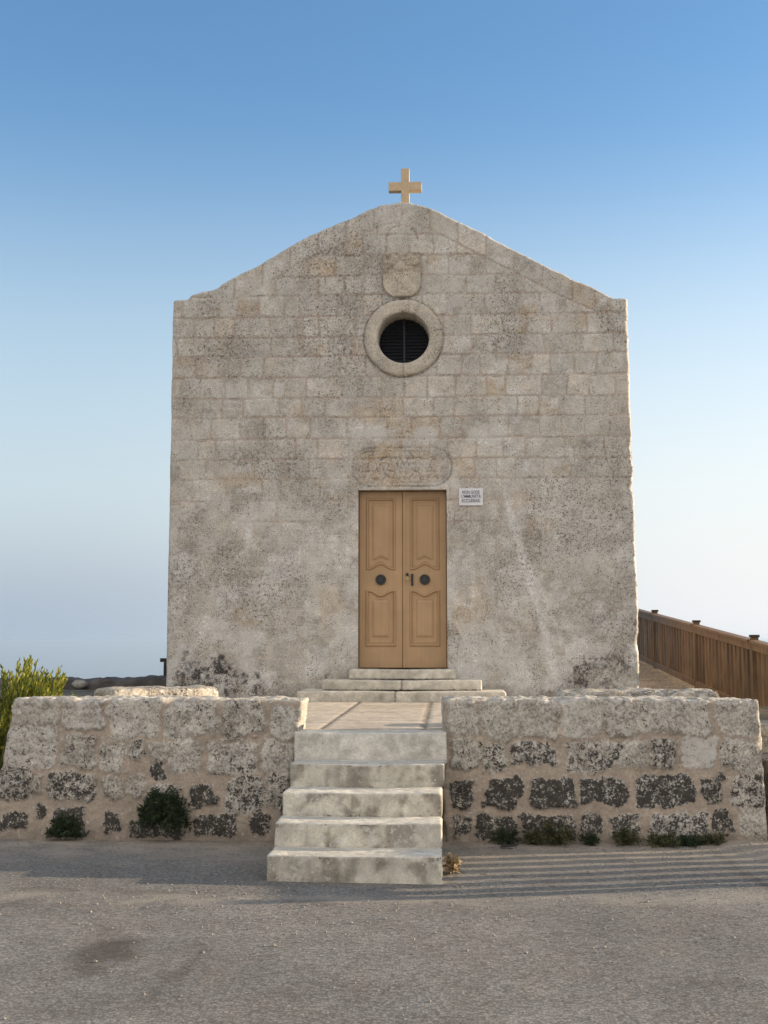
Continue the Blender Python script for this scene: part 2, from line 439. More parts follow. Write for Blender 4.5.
# --- haze over the sea
hz, nt, b = newmat('haze_air'); nt.nodes.remove(b)
pv = nd(nt, 'ShaderNodeVolumePrincipled'); pv.inputs['Density'].default_value = 0.00022
pv.inputs['Color'].default_value = (.50, .635, .79, 1); pv.inputs['Anisotropy'].default_value = .3
nt.links.new(pv.outputs[0], nt.nodes['Material Output'].inputs['Volume'])
hv, hf = box(-45000, 45000, -45000, 45000, -264, 9.2)
haze = build('haze', hv, hf, hz); tag(haze, kind='stuff')

# --- terrace paving
def slab_cols(V):
    x, y, z = V.T
    return None
def terrace():
    x0, x1, y0, y1 = -3.25, XR0 + .1, 10.08, YF + .02
    res = .03
    V, Q = boxgrid(x0, x1, y0, y1, T - .12, T, res, skip=('-z',))
    x, y, z = V.T
    # slab joints: long joints run towards the chapel, courses across
    n = fbm(x, y, 0 * x, 6, 3, 31)
    lx = (x + 1.03 + (n - .5) * .012) / .83; row = np.floor(lx)
    dx = np.abs(lx - np.round(lx)) * .83
    shift = _hash(row, 0 * row, 0 * row, 5) * 1.2
    ly = (y + shift + (n - .5) * .015) / 1.25; dy = np.abs(ly - np.round(ly)) * 1.25
    d = np.minimum(dx, dy)
    j = sst(.028, .008, d)
    big = fbm(x, y, 0 * x, 1.4, 4, 33)
    V[:, 2] += np.where(z > T - .001, -.008 * j + (big - .5) * .012, 0)
    tint = _hash(row, np.floor(ly), 0 * row, 9)
    c = lerp3(np.array([[.54, .465, .375]]), [.47, .40, .315], tint)
    c = lerp3(c, [.40, .34, .265], sst(.5, .72, big) * .5)
    c = lerp3(c, [.10, .08, .06], j * .8)
    m = np.stack([.25 * sst(.55, .8, big), .2 + 0 * x, .1 * tint], 1)
    o = build('terrace_paving', V, Q, M_STEP, smooth=True, col=c, msk=m); tag(o, kind='structure')
    # core under the slabs
    cv, cf = box(x0 + .1, x1 - .02, y0 + .3, y1 + 1, -.3, T - .125)
    o = build('terrace_fill', cv, cf, M_LAND); tag(o, kind='structure')
terrace()

# ================================================================== STAIRS
def stone_cols(V, N, seed, base=(.50, .465, .395), dirt_dark=.5):
    x, y, z = V.T
    a = fbm(x, y, z, 2.2, 4, seed); b_ = fbm(x, y, z, 9, 4, seed + 3); st = fbm(x * 2.6, y * 2.6, z * .9, 2.2, 4, seed + 6)
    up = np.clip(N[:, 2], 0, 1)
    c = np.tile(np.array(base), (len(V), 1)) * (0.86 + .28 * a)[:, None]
    c = lerp3(c, [.20, .175, .14], dirt_dark * sst(.5, .68, b_) * (1 - .8 * up))
    c = lerp3(c, [.16, .14, .115], dirt_dark * .8 * sst(.52, .66, st) * (1 - up))
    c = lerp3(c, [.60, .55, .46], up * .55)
    return c, a, b_
def stone_step(name, x0, x1, y0, y1, z0, z1, seed, parent, res=.014, r=.008, chip=.016, dirt_dark=.6, joints=(), base=(.50, .465, .395), skew=0):
    V, Q = boxgrid(x0, x1, y0, y1, z0, z1, res)
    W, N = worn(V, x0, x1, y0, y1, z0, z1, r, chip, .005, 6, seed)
    c, a, b_ = stone_cols(W, N, seed, base, dirt_dark)
    x, y, z = W.T
    h = z1 - z0
    lip = sst(.035, .0, np.abs(z - (z1 - .012))) * (N[:, 2] < .7)
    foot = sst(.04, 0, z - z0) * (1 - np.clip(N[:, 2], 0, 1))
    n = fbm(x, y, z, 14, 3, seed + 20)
    m = np.stack([np.clip(.55 * dirt_dark * lip * sst(.4, .6, n) + .6 * foot + .18 * sst(.5, .8, b_), 0, 1), 0 * x + .2, .25 * sst(.5, .7, a)], 1)
    for jx in joints:
        j = sst(.007, .002, np.abs(x - jx + (n - .5) * .01)); c = lerp3(c, [.14, .12, .1], j * .9)
        W = W - N * (j * .006)[:, None]
    # treads are hollowed a little by use
    W[:, 2] -= np.clip(N[:, 2], 0, 1) * .008 * np.exp(-((x - (x0 + x1) / 2) / .35) ** 2)
    W[:, 0] += skew * (W[:, 1] - y0)
    return build(name, W, Q, M_STEP, parent, smooth=True, col=c, msk=m)
stair = thing('stone_staircase', (-.61, 8.3, 0), 'flight of pale worn stone steps from the road up between the two rubble walls', 'staircase')
SY = [8.27, 8.63, 8.99, 9.36, 9.78]; SZ = [.165, .322, .485, .652, T + .004]
SX = [(-1.19, -.043), (-1.19, -.043), (-1.185, -.043), (-1.178, -.026), (-1.20, -.01)]
for i in range(4):
    stone_step('step', SX[i][0], SX[i][1], SY[i], SY[i + 1] + .03, -.06 if i == 0 else SZ[i - 1] - .02, SZ[i], 40 + 5 * i, stair, dirt_dark=.75)
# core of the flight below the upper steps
stone_step('step', SX[4][0], SX[4][1], SY[4], 10.10, .60, SZ[4], 66, stair, joints=(), dirt_dark=.25, base=(.55, .525, .47))
cv, cf = join(box(-1.165, -.062, SY[1] + .03, 10.05, -.05, SZ[0] - .022), box(-1.165, -.062, SY[2] + .03, 10.05, SZ[0] - .018, SZ[1] - .022), box(-1.16, -.062, SY[3] + .03, 10.05, SZ[1] - .018, SZ[2] - .022),
              box(-1.16, -.05, SY[4] + .03, 10.05, SZ[2] - .018, .598))
build('core', cv, cf, simple('lime_concrete', (.36, .32, .26), .95, .2, 8, .6), stair)

# ================================================================== RUBBLE WALLS
def rubble_wall(name, label, stones, xt, xb, ztop, y0, y1, seed, base, zb=-.08, res=.0105, top_noise=.02):
    """xt/xb: (left,right) x at the top and at the foot (the ends are battered)."""
    x0, x1 = 0, (xt[1] - xt[0]); H = ztop - zb
    V, Q = boxgrid(x0, x1, y0, y1, zb, ztop, res, skip=('-z',))
    W, N = worn(V, x0, x1, y0, y1, zb, ztop + 0, .018, .05, .006, 4.5, seed)
    W[:, 2] = np.where(V[:, 2] < zb + .06, V[:, 2], W[:, 2])
    t = (W[:, 2] - zb) / H; u = W[:, 0] / (x1 - x0)
    W[:, 0] = (1 - t) * (xb[0] + u * (xb[1] - xb[0])) + t * (xt[0] + u * (xt[1] - xt[0]))
    x, y, z = W.T
    w1 = fbm(x, y, z, 7, 3, seed + 1) - .5; w2 = fbm(x, y, z, 7, 3, seed + 2) - .5; w3 = fbm(x, y, z, 30, 3, seed + 3) - .5
    sdf = np.full(len(x), 9.0); idx = np.zeros(len(x), int)
    for k, (sx0, sx1, sz0, sz1, *_rest) in enumerate(stones):
        cx, cz = (sx0 + sx1) / 2, (sz0 + sz1) / 2; hx, hz_ = (sx1 - sx0) / 2, (sz1 - sz0) / 2
        k_ = -.009 if (_rest and _rest[0] > .6) else .014; hx += k_; hz_ += k_; rr = min(hx, hz_) * .45
        rot = (_hash(np.array(k), np.array(1), np.array(2), seed) - .5) * .16
        dx0 = x + w1 * .14 + w3 * .06 - cx; dz0 = z + w2 * .11 + w3 * .06 - cz
        qx = np.abs(dx0 + rot * dz0) - hx + rr; qz = np.abs(dz0 - rot * dx0) - hz_ + rr
        d = np.hypot(np.maximum(qx, 0), np.maximum(qz, 0)) + np.minimum(np.maximum(qx, qz), 0) - rr
        m_ = d < sdf; sdf = np.where(m_, d, sdf); idx = np.where(m_, k, idx)
    front = np.clip(-N[:, 1], 0, 1)
    st = sst(.006, -.016, sdf)                      # 1 on stone, 0 on mortar
    bul = sst(.008, -.022, sdf)
    lum = _hash(idx, idx * 3 + 1, 0 * idx, seed)
    lich = np.array([s[4] if len(s) > 4 else .2 for s in stones])[idx]
    pale = np.array([s[5] if len(s) > 5 else .2 for s in stones])[idx]
    f = front
    disp = bul * .011 + (lum - .5) * .016 * st + (fbm(x, y, z, 11, 4, seed + 4) - .5) * (.018 + .030 * st)
    W = W + N * (disp * f)[:, None]
    # top and ends: broken rough stone
    rough = (fbm(x, y, z, 5, 4, seed + 5) - .5); rough2 = (fbm(x, y, z, 17, 3, seed + 6) - .5)
    W = W + N * ((rough * .05 + rough2 * .03) * (1 - f))[:, None]
    low = fbm(x, 0 * x, 0 * x, 1.7, 3, seed + 7) - .5
    W[:, 2] += low * top_noise * sst(ztop - .3, ztop, z)
    # colours
    mort = np.array([.345, .286, .230]); c = np.tile(mort, (len(x), 1)) * (.86 + .28 * fbm(x, y, z, 4, 4, seed + 8))[:, None]
    sc = lerp3(np.array([[.43, .395, .345]]), [.34, .31, .265], lum)
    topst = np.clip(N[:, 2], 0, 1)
    onst = np.maximum(st * f, 1 - f)
    c = c * (1 - onst)[:, None] + sc * onst[:, None]
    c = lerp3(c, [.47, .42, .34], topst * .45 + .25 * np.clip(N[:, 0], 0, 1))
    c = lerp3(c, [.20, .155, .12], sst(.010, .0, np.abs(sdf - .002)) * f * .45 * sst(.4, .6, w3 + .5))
    foot_dark = sst(.20, .0, z + (w1) * .2) * .45  # wall face gets darker towards its foot
    c = lerp3(c, [.14, .12, .10], foot_dark * f)
    m = np.stack([np.clip((np.where(lich < .5, lich * .85, np.minimum(lich, .9)) * .84 + .12) * sst(.012, -.012, sdf) * f + .12 * (1 - f) + .18 * sst(.5, .0, z) * (1 - st) * 0, 0, 1), (1 - st) * f, np.clip(pale * st * f + .3 * topst, 0, 1)], 1)
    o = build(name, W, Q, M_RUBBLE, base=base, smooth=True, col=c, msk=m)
    tag(o, label, 'wall'); return o
def pxstones(L, Y=YW):
    out = []
    for x0, x1, ya, yb, *rest in L:
        a = at(x0, yb, Y); b_ = at(x1, ya, Y); out.append((a[0], b_[0], a[2], b_[2], *rest))
    return out
LEFT = pxstones([
    (12, 56, 700, 726, .1, .3), (62, 101, 697, 727, .1, .5), (106, 162, 699, 736, .25, .4), (168, 220, 704, 737, .35, .4), (225, 261, 702, 737, .45, .3), (267, 301, 706, 738, .15, .5),
    (5, 56, 729, 767, .35, .5), (64, 94, 735, 765, .4, .3), (99, 126, 742, 770, .4, .2), (129, 145, 742, 757, .6, .2), (150, 168, 742, 760, .2, .2), (171, 202, 742, 770, .3, .3), (210, 254, 742, 773, .45, .35), (260, 298, 742, 775, .25, .3),
    (0, 30, 770, 799, .6, .3), (33, 42, 778, 794, .5, .1), (47, 98, 770, 802, .62, .2), (103, 123, 778, 800, .3, .1), (128, 142, 775, 795, .3, .1), (147, 168, 762, 783, .9, .6), (188, 218, 787, 809, .9, .0), (224, 262, 778, 813, .58, .3), (266, 292, 776, 806, .55, .2), (150, 182, 788, 812, .6, .1),
    (2, 33, 810, 831, .95, 0), (37, 50, 803, 822, .9, 0), (55, 90, 806, 836, .8, 0), (101, 124, 812, 833, 1.0, 0), (129, 184, 816, 838, .85, 0), (190, 240, 814, 837, .95, .05), (246, 272, 812, 836, .9, .1)])
RIGHT = pxstones([
    (448, 478, 700, 737, .15, .3), (482, 518, 700, 738, .2, .3), (522, 555, 700, 736, .15, .4), (561, 600, 699, 736, .15, .5), (604, 634, 698, 735, .3, .5), (636, 668, 700, 732, .3, .4), (670, 708, 698, 732, .25, .5), (718, 762, 697, 736, .15, .25),
    (449, 478, 741, 770, .45, .3), (481, 507, 742, 768, .5, .3), (512, 553, 741, 768, .65, .5), (566, 617, 742, 770, .55, .3), (620, 648, 741, 766, .35, .2), (652, 677, 740, 767, .6, .3), (686, 712, 736, 765, .1, .9), (719, 763, 741, 769, .4, .25),
    (450, 476, 779, 811, .8, .3), (482, 521, 777, 809, .95, .5), (528, 575, 777, 807, 1.0, .6), (579, 625, 776, 806, .95, .7), (631, 694, 774, 808, 1.0, .6), (700, 726, 774, 806, .8, .2), (736, 764, 774, 808, .6, .3),
    (450, 470, 815, 840, .7, .1), (473, 517, 814, 840, .9, .2), (519, 572, 814, 840, .8, .3), (574, 602, 812, 834, .8, .3), (606, 642, 813, 838, .7, .5), (650, 710, 812, 840, .65, .6), (712, 735, 809, 835, .85, .1), (741, 768, 812, 836, .3, .1)])
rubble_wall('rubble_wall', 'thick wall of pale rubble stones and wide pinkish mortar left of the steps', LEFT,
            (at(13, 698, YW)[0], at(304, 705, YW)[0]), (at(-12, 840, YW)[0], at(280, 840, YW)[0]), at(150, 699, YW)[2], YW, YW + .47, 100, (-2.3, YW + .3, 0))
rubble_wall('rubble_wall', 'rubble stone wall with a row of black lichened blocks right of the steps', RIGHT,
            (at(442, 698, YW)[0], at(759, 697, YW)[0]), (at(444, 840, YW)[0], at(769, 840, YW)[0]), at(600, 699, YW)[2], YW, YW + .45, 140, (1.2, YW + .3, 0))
def rubble_block(name, label, cat, cx, cy, L, W_, z0, z1, rot, seed, base=None, chip=.07, parent=None):
    V, Q = boxgrid(-L / 2, L / 2, -W_ / 2, W_ / 2, z0, z1, .022)
    W, N = worn(V, -L / 2, L / 2, -W_ / 2, W_ / 2, z0, z1, .03, chip, .01, 4, seed)
    W = W + N * ((fbm(W[:, 0], W[:, 1], W[:, 2], 5, 4, seed) - .5) * .06)[:, None]
    c_, s_ = math.cos(rot), math.sin(rot)
    P = np.stack([cx + W[:, 0] * c_ - W[:, 1] * s_, cy + W[:, 0] * s_ + W[:, 1] * c_, W[:, 2]], 1)
    a = fbm(P[:, 0], P[:, 1], P[:, 2], 3, 4, seed + 2)
    c = lerp3(np.array([[.38, .335, .265]]), [.28, .25, .21], sst(.4, .65, a))
    m = np.stack([.2 + .3 * sst(.5, .7, a), 0 * a, .3 + 0 * a], 1)
    o = build(name, P, Q, M_RUBBLE, parent=parent, base=base or (cx, cy, z0), smooth=True, col=c, msk=m)
    if label: tag(o, label, cat)
    return o
rubble_block('stone_ledge', 'low rough stone ledge catching the sun behind the left rubble wall', 'ledge', -2.70, 11.55, 1.12, .45, .8, 1.13, R(42), 170)
rubble_block('flat_rubble', 'flat broken rubble slab lying behind the right rubble wall', 'rubble', 1.62, 10.9, 1.35, .45, .8, 1.135, R(-3), 180)
rubble_block('boulder', 'sunlit yellowish boulder just past the right end of the right wall', 'boulder', 2.70, 10.45, .32, .5, -.05, .62, R(12), 190)
rubble_block('boulder', 'smaller yellowish stone on top beside the boulder at the ramp edge', 'boulder', 2.74, 10.95, .28, .3, .40, .86, R(-20), 195)

# ================================================================== CHAPEL
chapel = thing('chapel', (-.6, YF, T), 'small square limestone chapel with low gable, round window and ochre double door', 'chapel')
GABLE = [(173, 302), (187, 300.5), (191, 296), (201, 293), (216, 290), (232, 280), (247, 272), (262, 265), (278, 254), (297, 243), (320, 232), (345, 222), (362, 214), (380, 207), (400, 203), (418, 205),
         (440, 213), (455, 220), (470, 228), (500, 243), (530, 258), (557, 272), (575, 281), (592, 288), (606, 294), (616, 299), (627, 300)]
gx = np.array([at(a, b_, YF)[0] for a, b_ in GABLE]); gz = np.array([at(a, b_, YF)[2] for a, b_ in GABLE])
gz = gz + .018; gx[0] -= .035; gx[-1] += .035
def FP(px, py): q = at(px, py, YF); return q[0], q[2]
DX0, DZ1 = FP(358, 490); DX1, DZ0 = FP(447.5, 669)
DX0 = FP(358, 600)[0]; DZ0 = T + .365
WCX, WCZ = FP(403.5, 338); WR = 26.2 / F * YF; WRO = 40.0 / F * YF
def facade():
    res = .0155
    xs = np.linspace(XL0, XR0, int((XR0 - XL0) / res)); zs = np.arange(T - .25, gz.max() + .03, res)
    for v in (DX0, DX1): xs[np.argmin(abs(xs - v))] = v
    zs[np.argmin(abs(zs - DZ1))] = DZ1; zs[np.argmin(abs(zs - DZ0))] = DZ0
    nx, nz = len(xs), len(zs)
    X, Z = np.meshgrid(xs, zs, indexing='ij')
    X = X.copy(); topf = np.interp(xs, gx, gz) + (fbm(xs, 0 * xs, 0 * xs, 6, 3, 77) - .5) * .03 + (_hash(np.floor(xs * 2.4), 0 * xs, 0 * xs, 3) - .5) * .022
    # the wall narrows a little towards the eaves (as surveyed)
    tl = (Z - 1) / 5; 
    Xw = X.copy()
    Zt = np.minimum(Z, topf[:, None])
    dead = Z > topf[:, None] + res
    x, z = Xw.ravel(), Zt.ravel()
    # --- masonry layout
    wob = (fbm(x, 0 * x, z, 2.2, 3, 201) - .5); wf = (fbm(x, 0 * x, z, 14, 3, 203) - .5)
    zz = z + wob * .035 + wf * .012; xx = x + (fbm(x, 0 * x, z, 2.6, 3, 207) - .5) * .035 + wf * .012
    rows = [T - .4]; k = 0
    hs = [.33, .30, .27, .34, .27, .29, .26, .28, .27, .262]
    while rows[-1] < gz.max() + .4: rows.append(rows[-1] + (hs[k % 10] if k < 10 else .264 + .012 * math.sin(k * 2.1))); k += 1
    rows = np.array(rows); ri = np.clip(np.searchsorted(rows, zz) - 1, 0, len(rows) - 2)
    dz = np.minimum(zz - rows[ri], rows[ri + 1] - zz)
    dx = np.full(len(x), 9.0); bi = np.zeros(len(x), int)
    rg = np.random.default_rng(5)
    for r_ in range(len(rows) - 1):
        ed = [XL0 - .3 - rg.random() * .3]
        while ed[-1] < XR0 + .3: ed.append(ed[-1] + rg.choice([.24, .28, .33, .38, .46, .30]) * (.9 + .2 * rg.random()))
        ed = np.array(ed); s = ri == r_
        j = np.clip(np.searchsorted(ed, xx[s]) - 1, 0, len(ed) - 2)
        dx[s] = np.minimum(xx[s] - ed[j], ed[j + 1] - xx[s]); bi[s] = j + r_ * 100
    # coping course that follows the gable slopes
    tz = np.interp(x, gx, gz); sl = np.gradient(gz, gx); slx = np.interp(x, gx, np.clip(sl, -.6, .6)); dc = (tz - z) * np.cos(np.arctan(slx)) + wf * .02
    incop = (dc < .27) & (np.abs(x + .56) < 2.45)
    sc_ = (np.abs(x + .56)) / .9; along = sc_ * 1.05 / .42 + 20 * (x > -.56); jc = np.floor(along)
    dxc = np.minimum(along - jc, jc + 1 - along) * .42; dzc = np.minimum(np.abs(dc - .27), dc + .2)
    dzr = np.where(incop, dzc, np.minimum(dz, np.where(np.abs(x + .56) < 2.45, np.abs(dc - .27), 9))); dxr = np.where(incop, dxc, dx)
    blk = np.where(incop, 9000 + jc.astype(int), bi)
    d = np.minimum(dxr, dzr)
    q = .03; cr = np.hypot(np.maximum(q - dxr, 0), np.maximum(q - dzr, 0)); d = np.where((dxr < q) & (dzr < q), q - cr, d)   # worn corners
    w = .008 + .015 * fbm(x, 0 * x, z, 3, 3, 211)
    joint = sst(w, w * .35, d)
    # the lower half has been limewashed and rubbed: joints are almost closed there
    plaster = sst(3.75, 2.9, z + wob * 1.6)
    band = sst(.55, .75, fbm(x, 0 * x, z, .9, 3, 215))
    jv = joint * (1 - .72 * plaster) * np.where((np.abs(dc - .27) < .03) & (x < -.3) & (dx > .03), .35, 1) * (1 - .35 * band)
    t1 = _hash(blk, blk * 7 + 1, 0 * blk, 3); t2 = _hash(blk, blk * 5 + 2, 0 * blk, 8); t3 = _hash(blk, blk * 3 + 2, 0 * blk, 12)
    n1 = fbm(x, 0 * x, z, 1.3, 5, 221); n2 = fbm(x, 0 * x, z, 6, 5, 223); n3 = fbm(x, 0 * x, z, 20, 4, 225)
    base = np.array([[.450, .400, .335]]); c = np.tile(base, (len(x), 1))
    c = c * (1 + (t1 - .5) * .30 * (1 - .35 * plaster))[:, None]
    c = lerp3(c, [.42, .315, .205], np.where(t2 > .88, .6, 0) * (1 - .7 * plaster) * sst(.3, .55, n2))       # a few yellower blocks
    c = lerp3(c, [.44, .41, .36], np.where(t3 > .76, .6, 0) * (1 - .3 * plaster))                 # a few greyer, paler
    c = lerp3(c, [.40, .36, .305], plaster * .75)
    c = lerp3(c, [.32, .292, .25], .24 * sst(.48, .62, n1) * (.4 + .6 * n2))
    c = lerp3(c, [.53, .50, .455], .75 * sst(.53, .62, fbm(x, 0 * x, z, 3.6, 5, 231) + (n3 - .5) * .12) * (.35 + .65 * plaster))
    lich = .16 + .30 * sst(.42, .68, n1); pale = .20 + .35 * sst(.5, .7, fbm(x, 0 * x, z, 4, 4, 241))
    def blob(px, py, rx, ry, a=1.0, rag=.9):
        bx, bz = FP(px, py); s = YF / F
        dd = np.hypot((x - bx) / (rx * s), (z - bz) / (ry * s)) + (n2 - .5) * rag * 2 + (n3 - .5) * rag
        return a * sst(1.25, .55, dd)
    # what is on this wall, where the photograph shows it
    for px, py, rx, ry, a in ((323, 268, 15, 11, .6), (527, 309, 11, 9, .5), (372, 412, 28, 12, .35), (295, 412, 14, 9, .35), (210, 345, 30, 9, .15), (385, 455, 32, 12, .6), (395, 478, 42, 10, .6), (520, 500, 18, 12, .45), (545, 408, 30, 9, .3),
                             (318, 350, 12, 9, .3), (240, 480, 30, 8, .3), (545, 525, 25, 12, .3), (460, 615, 10, 22, .3), (340, 500, 25, 10, .3), (245, 620, 18, 12, .3), (330, 600, 16, 22, .25), (475, 600, 12, 30, .2)):
        c = lerp3(c, [.46, .335, .20], blob(px, py, rx, ry, a, .5))
    for px, py, rx, ry, a in ((365, 433, 22, 9, 1.1), (425, 434, 18, 9, 1.0), (487, 434, 22, 10, 1.0), (258, 508, 16, 12, .8), (440, 268, 20, 9, .4), (430, 395, 14, 8, .4), (255, 293, 10, 6, .7), (245, 420, 8, 6, .5), (560, 456, 22, 10, .5), (225, 395, 12, 10, .5), (440, 295, 22, 14, .3), (545, 400, 50, 12, .2), (520, 475, 40, 20, .3), (205, 505, 20, 40, .25), (320, 560, 60, 40, .35), (205, 625, 12, 10, .6), (245, 640, 20, 14, .5), (250, 520, 14, 10, .7), (525, 590, 22, 24, .45), (480, 650, 30, 20, .6), (590, 650, 20, 12, .7), (545, 650, 10, 14, .6), (515, 662, 10, 6, .7), (480, 682, 7, 6, .8), (500, 640, 8, 5, .7), (590, 540, 50, 30, .4), (560, 500, 40, 26, .35), (345, 640, 14, 30, .4)):
        bl = blob(px, py, rx, ry, a, .6); c = lerp3(c, [.60, .57, .52], bl); pale = np.maximum(pale, bl * .9)
    for px, py, rx, ry, a in ((190, 372, 18, 20, .5), (185, 400, 12, 22, .55), (240, 455, 40, 14, .5), (300, 470, 40, 12, .35), (197, 525, 18, 26, .55), (235, 550, 18, 12, .5), (250, 500, 22, 16, .55), (345, 470, 20, 20, .3), (183, 560, 16, 24, .35), (185, 590, 14, 16, .4), (480, 520, 30, 22, .35), (600, 500, 30, 40, .25),
                             (470, 560, 30, 30, .3), (615, 630, 30, 26, .6), (560, 620, 40, 30, .4), (520, 660, 50, 26, .35), (590, 560, 40, 60, .25), (610, 395, 18, 60, .25), (440, 470, 8, 14, .2), (180, 330, 14, 26, .3), (470, 350, 30, 16, .3), (285, 355, 30, 16, .3), (600, 672, 40, 22, .7), (585, 600, 60, 16, .35), (520, 640, 60, 12, .3)):
        bl = blob(px, py, rx, ry, a, .7); lich = np.maximum(lich, .12 + bl * .52); c = lerp3(c, [.20, .182, .16], bl * .34 * (.5 + n2))
    for px, py, rx, ry, a in ((190, 664, 18, 12, .95), (215, 672, 22, 14, 1.0), (232, 684, 34, 12, 1.0), (262, 690, 20, 10, .8), (178, 690, 10, 16, .6), (333, 683, 16, 8, .5), (580, 676, 18, 14, .9), (565, 690, 26, 12, .7), (608, 664, 28, 7, .7), (600, 690, 30, 10, .5)):
        bl = blob(px, py, rx, ry, a, 1.1); spk = sst(.46, .53, fbm(x, 0 * x, z, 17, 4, 267)); c = lerp3(c, [.055, .05, .045], bl * spk * .9); lich = np.maximum(lich, .1 + bl * .5)
    crust = sst(.56, .64, fbm(x, 0 * x, z, 7.5, 5, 261) + (n3 - .5) * .2) * sst(.35, .6, fbm(x, 0 * x, z, 1.1, 3, 263)); c = lerp3(c, [.56, .53, .49], crust * .55)
    smut = sst(.55, .66, fbm(x, 0 * x, z, 5.5, 5, 265) + (n3 - .5) * .25); c = lerp3(c, [.24, .215, .185], smut * .22)
    # long pale run-off streaks right of the door
    for (ax, ay, bx2, by2, wd, a) in ((505, 490, 560, 690, 3.2, .8), (520, 540, 575, 670, 2.4, .5), (535, 580, 558, 690, 5, .5), (500, 480, 530, 590, 2.2, .5)):
        x1_, z1_ = FP(ax, ay); x2_, z2_ = FP(bx2, by2); L2 = (x2_ - x1_) ** 2 + (z2_ - z1_) ** 2
        t = np.clip(((x - x1_) * (x2_ - x1_) + (z - z1_) * (z2_ - z1_)) / L2, 0, 1)
        dd = np.hypot(x - x1_ - t * (x2_ - x1_), z - z1_ - t * (z2_ - z1_)) / (wd / F * YF)
        c = lerp3(c, [.64, .61, .57], .85 * a * sst(1.7, .3, dd + (n2 - .5) * 1.4) * np.sin(np.pi * np.clip(t, .06, 1)) ** .5 * .9)
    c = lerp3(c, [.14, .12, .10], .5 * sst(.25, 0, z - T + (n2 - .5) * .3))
    c = lerp3(c, [.35, .262, .20], jv * .68)
    crack = sst(.0035, .0, np.abs(d - w * .9)) * (1 - plaster * .85) * sst(.45, .6, n3)
    c = lerp3(c, [.13, .105, .085], crack * .6)
    # --- relief
    hgt = -.010 * jv + (t1 - .5) * .010 * (1 - jv) * (1 - .6 * plaster) + (n2 - .5) * .012 + (n3 - .5) * .007
    # carved inscription panel above the door: incised stadium outline and worn lettering rows
    px0, pz0 = FP(402, 467); hw, hh = 50 / F * YF, 19.5 / F * YF; rc = hh * .95
    qx = np.maximum(np.abs(x - px0) - hw + rc, 0); qz = np.maximum(np.abs(z - pz0) - hh + rc, 0); sd = np.hypot(qx, qz) - rc + (n3 - .5) * .012
    groove = sst(.013, .004, np.abs(sd)) + .7 * sst(.010, .003, np.abs(sd + .04))
    hgt -= .016 * groove * (.35 + .65 * sst(.35, .6, n2)); c = lerp3(c, [.13, .10, .075], np.clip(groove * .5, 0, 1) * (.3 + .7 * sst(.35, .6, n2)))
    ins = sst(-.055, -.07, sd)
    for rz in (459, 470, 478, 484):
        rzz = FP(400, rz)[1]; glyph = vnoise(x * 42, 0 * x, z * 26, int(rz)) ; row_ = sst(.036, .026, np.abs(z - rzz))
        g_ = ins * row_ * sst(.55, .66, glyph); hgt -= .006 * g_; c = lerp3(c, [.17, .13, .10], g_ * .6)
    c = lerp3(c, [.37, .285, .20], ins * .35)
    # arch-shaped patch of jointing near the apex
    ax_, az_ = FP(402, 240); ra = 16 / F * YF; da = np.hypot(x - ax_, z - az_)
    arc = sst(.016, .006, np.abs(da - ra)) * (z > az_); c = lerp3(c, [.30, .205, .145], arc * .8); hgt -= .006 * arc
    rg_ = sst(.020, .004, np.abs(np.hypot(x - WCX, z - WCZ) - WRO - .008) + (n3 - .5) * .01); c = lerp3(c, [.20, .155, .12], rg_ * .7); hgt -= .008 * rg_
    arc2 = sst(ra - .02, ra - .05, da) * (z > az_ - .05); c = lerp3(c, [.50, .46, .39], arc2 * .5)
    # worn vertical edges: the corners are broken away, most of all low on the right
    er = .012 + .012 * sst(.52, .75, fbm(0 * x, 0 * x, z, 3.6, 4, 251)) + .030 * fbm(0 * x, 0 * x, z, 19, 3, 253)
    el = .008 + .010 * sst(.45, .7, fbm(0 * x, 0 * x, z, 3.2, 4, 255))
    for pz, a in ((448, .04), (487, .035), (640, .045), (648, .02)):
        er = er + a * np.exp(-((z - FP(634, pz)[1]) / .07) ** 2)
    yy = YF - hgt
    dR = (XR0 - x); dL = (x - XL0)
    yy = yy + np.where(dR < er, er - np.sqrt(np.maximum(er ** 2 - (er - dR) ** 2, 0)), 0) + np.where(dL < el, el - np.sqrt(np.maximum(el ** 2 - (el - dL) ** 2, 0)), 0)
    # silhouettes wander slightly
    xR = -(er - .03) * .38 * sst(.5, 0, dR) - .052 * sst(0.6, 0, dR) * sst(1.0, 6, z) + .012*sst(.3,0,dR)*(fbm(0*x,0*x,z,16,2,259)-.5) ; xL = (el - .02) * .6 * sst(.4, 0, dL) - .03 * sst(.6, 0, dL) * sst(1., 6, z)*0
    x = x + xR + xL
    # gable arris worn too
    dt = (topf[:, None] - Zt).ravel(); et = .03; yy = yy + np.where(dt < et, et - np.sqrt(np.maximum(et ** 2 - (et - dt) ** 2, 0)), 0)
    V = np.stack([x, yy, z], 1)
    I, J = np.meshgrid(np.arange(nx - 1), np.arange(nz - 1), indexing='ij'); I = I.ravel(); J = J.ravel()
    q = np.stack([I * nz + J, (I + 1) * nz + J, (I + 1) * nz + J + 1, I * nz + J + 1], 1)
    Xc = (xs[I] + xs[I + 1]) / 2; Zc = (zs[J] + zs[J + 1]) / 2
    keep = ~((Xc > DX0) & (Xc < DX1) & (Zc < DZ1) & (Zc > DZ0 - .02))
    keep &= np.hypot(Xc - WCX, Zc - WCZ) > (WR + WRO) / 2
    keep &= ~(dead.ravel()[q].all(1)) & ~((Zt.ravel()[q].max(1) - Zt.ravel()[q].min(1)) < 1e-5)
    q = q[keep]
    msk = np.stack([np.clip(lich, 0, 1), jv, np.clip(pale, 0, 1)], 1)
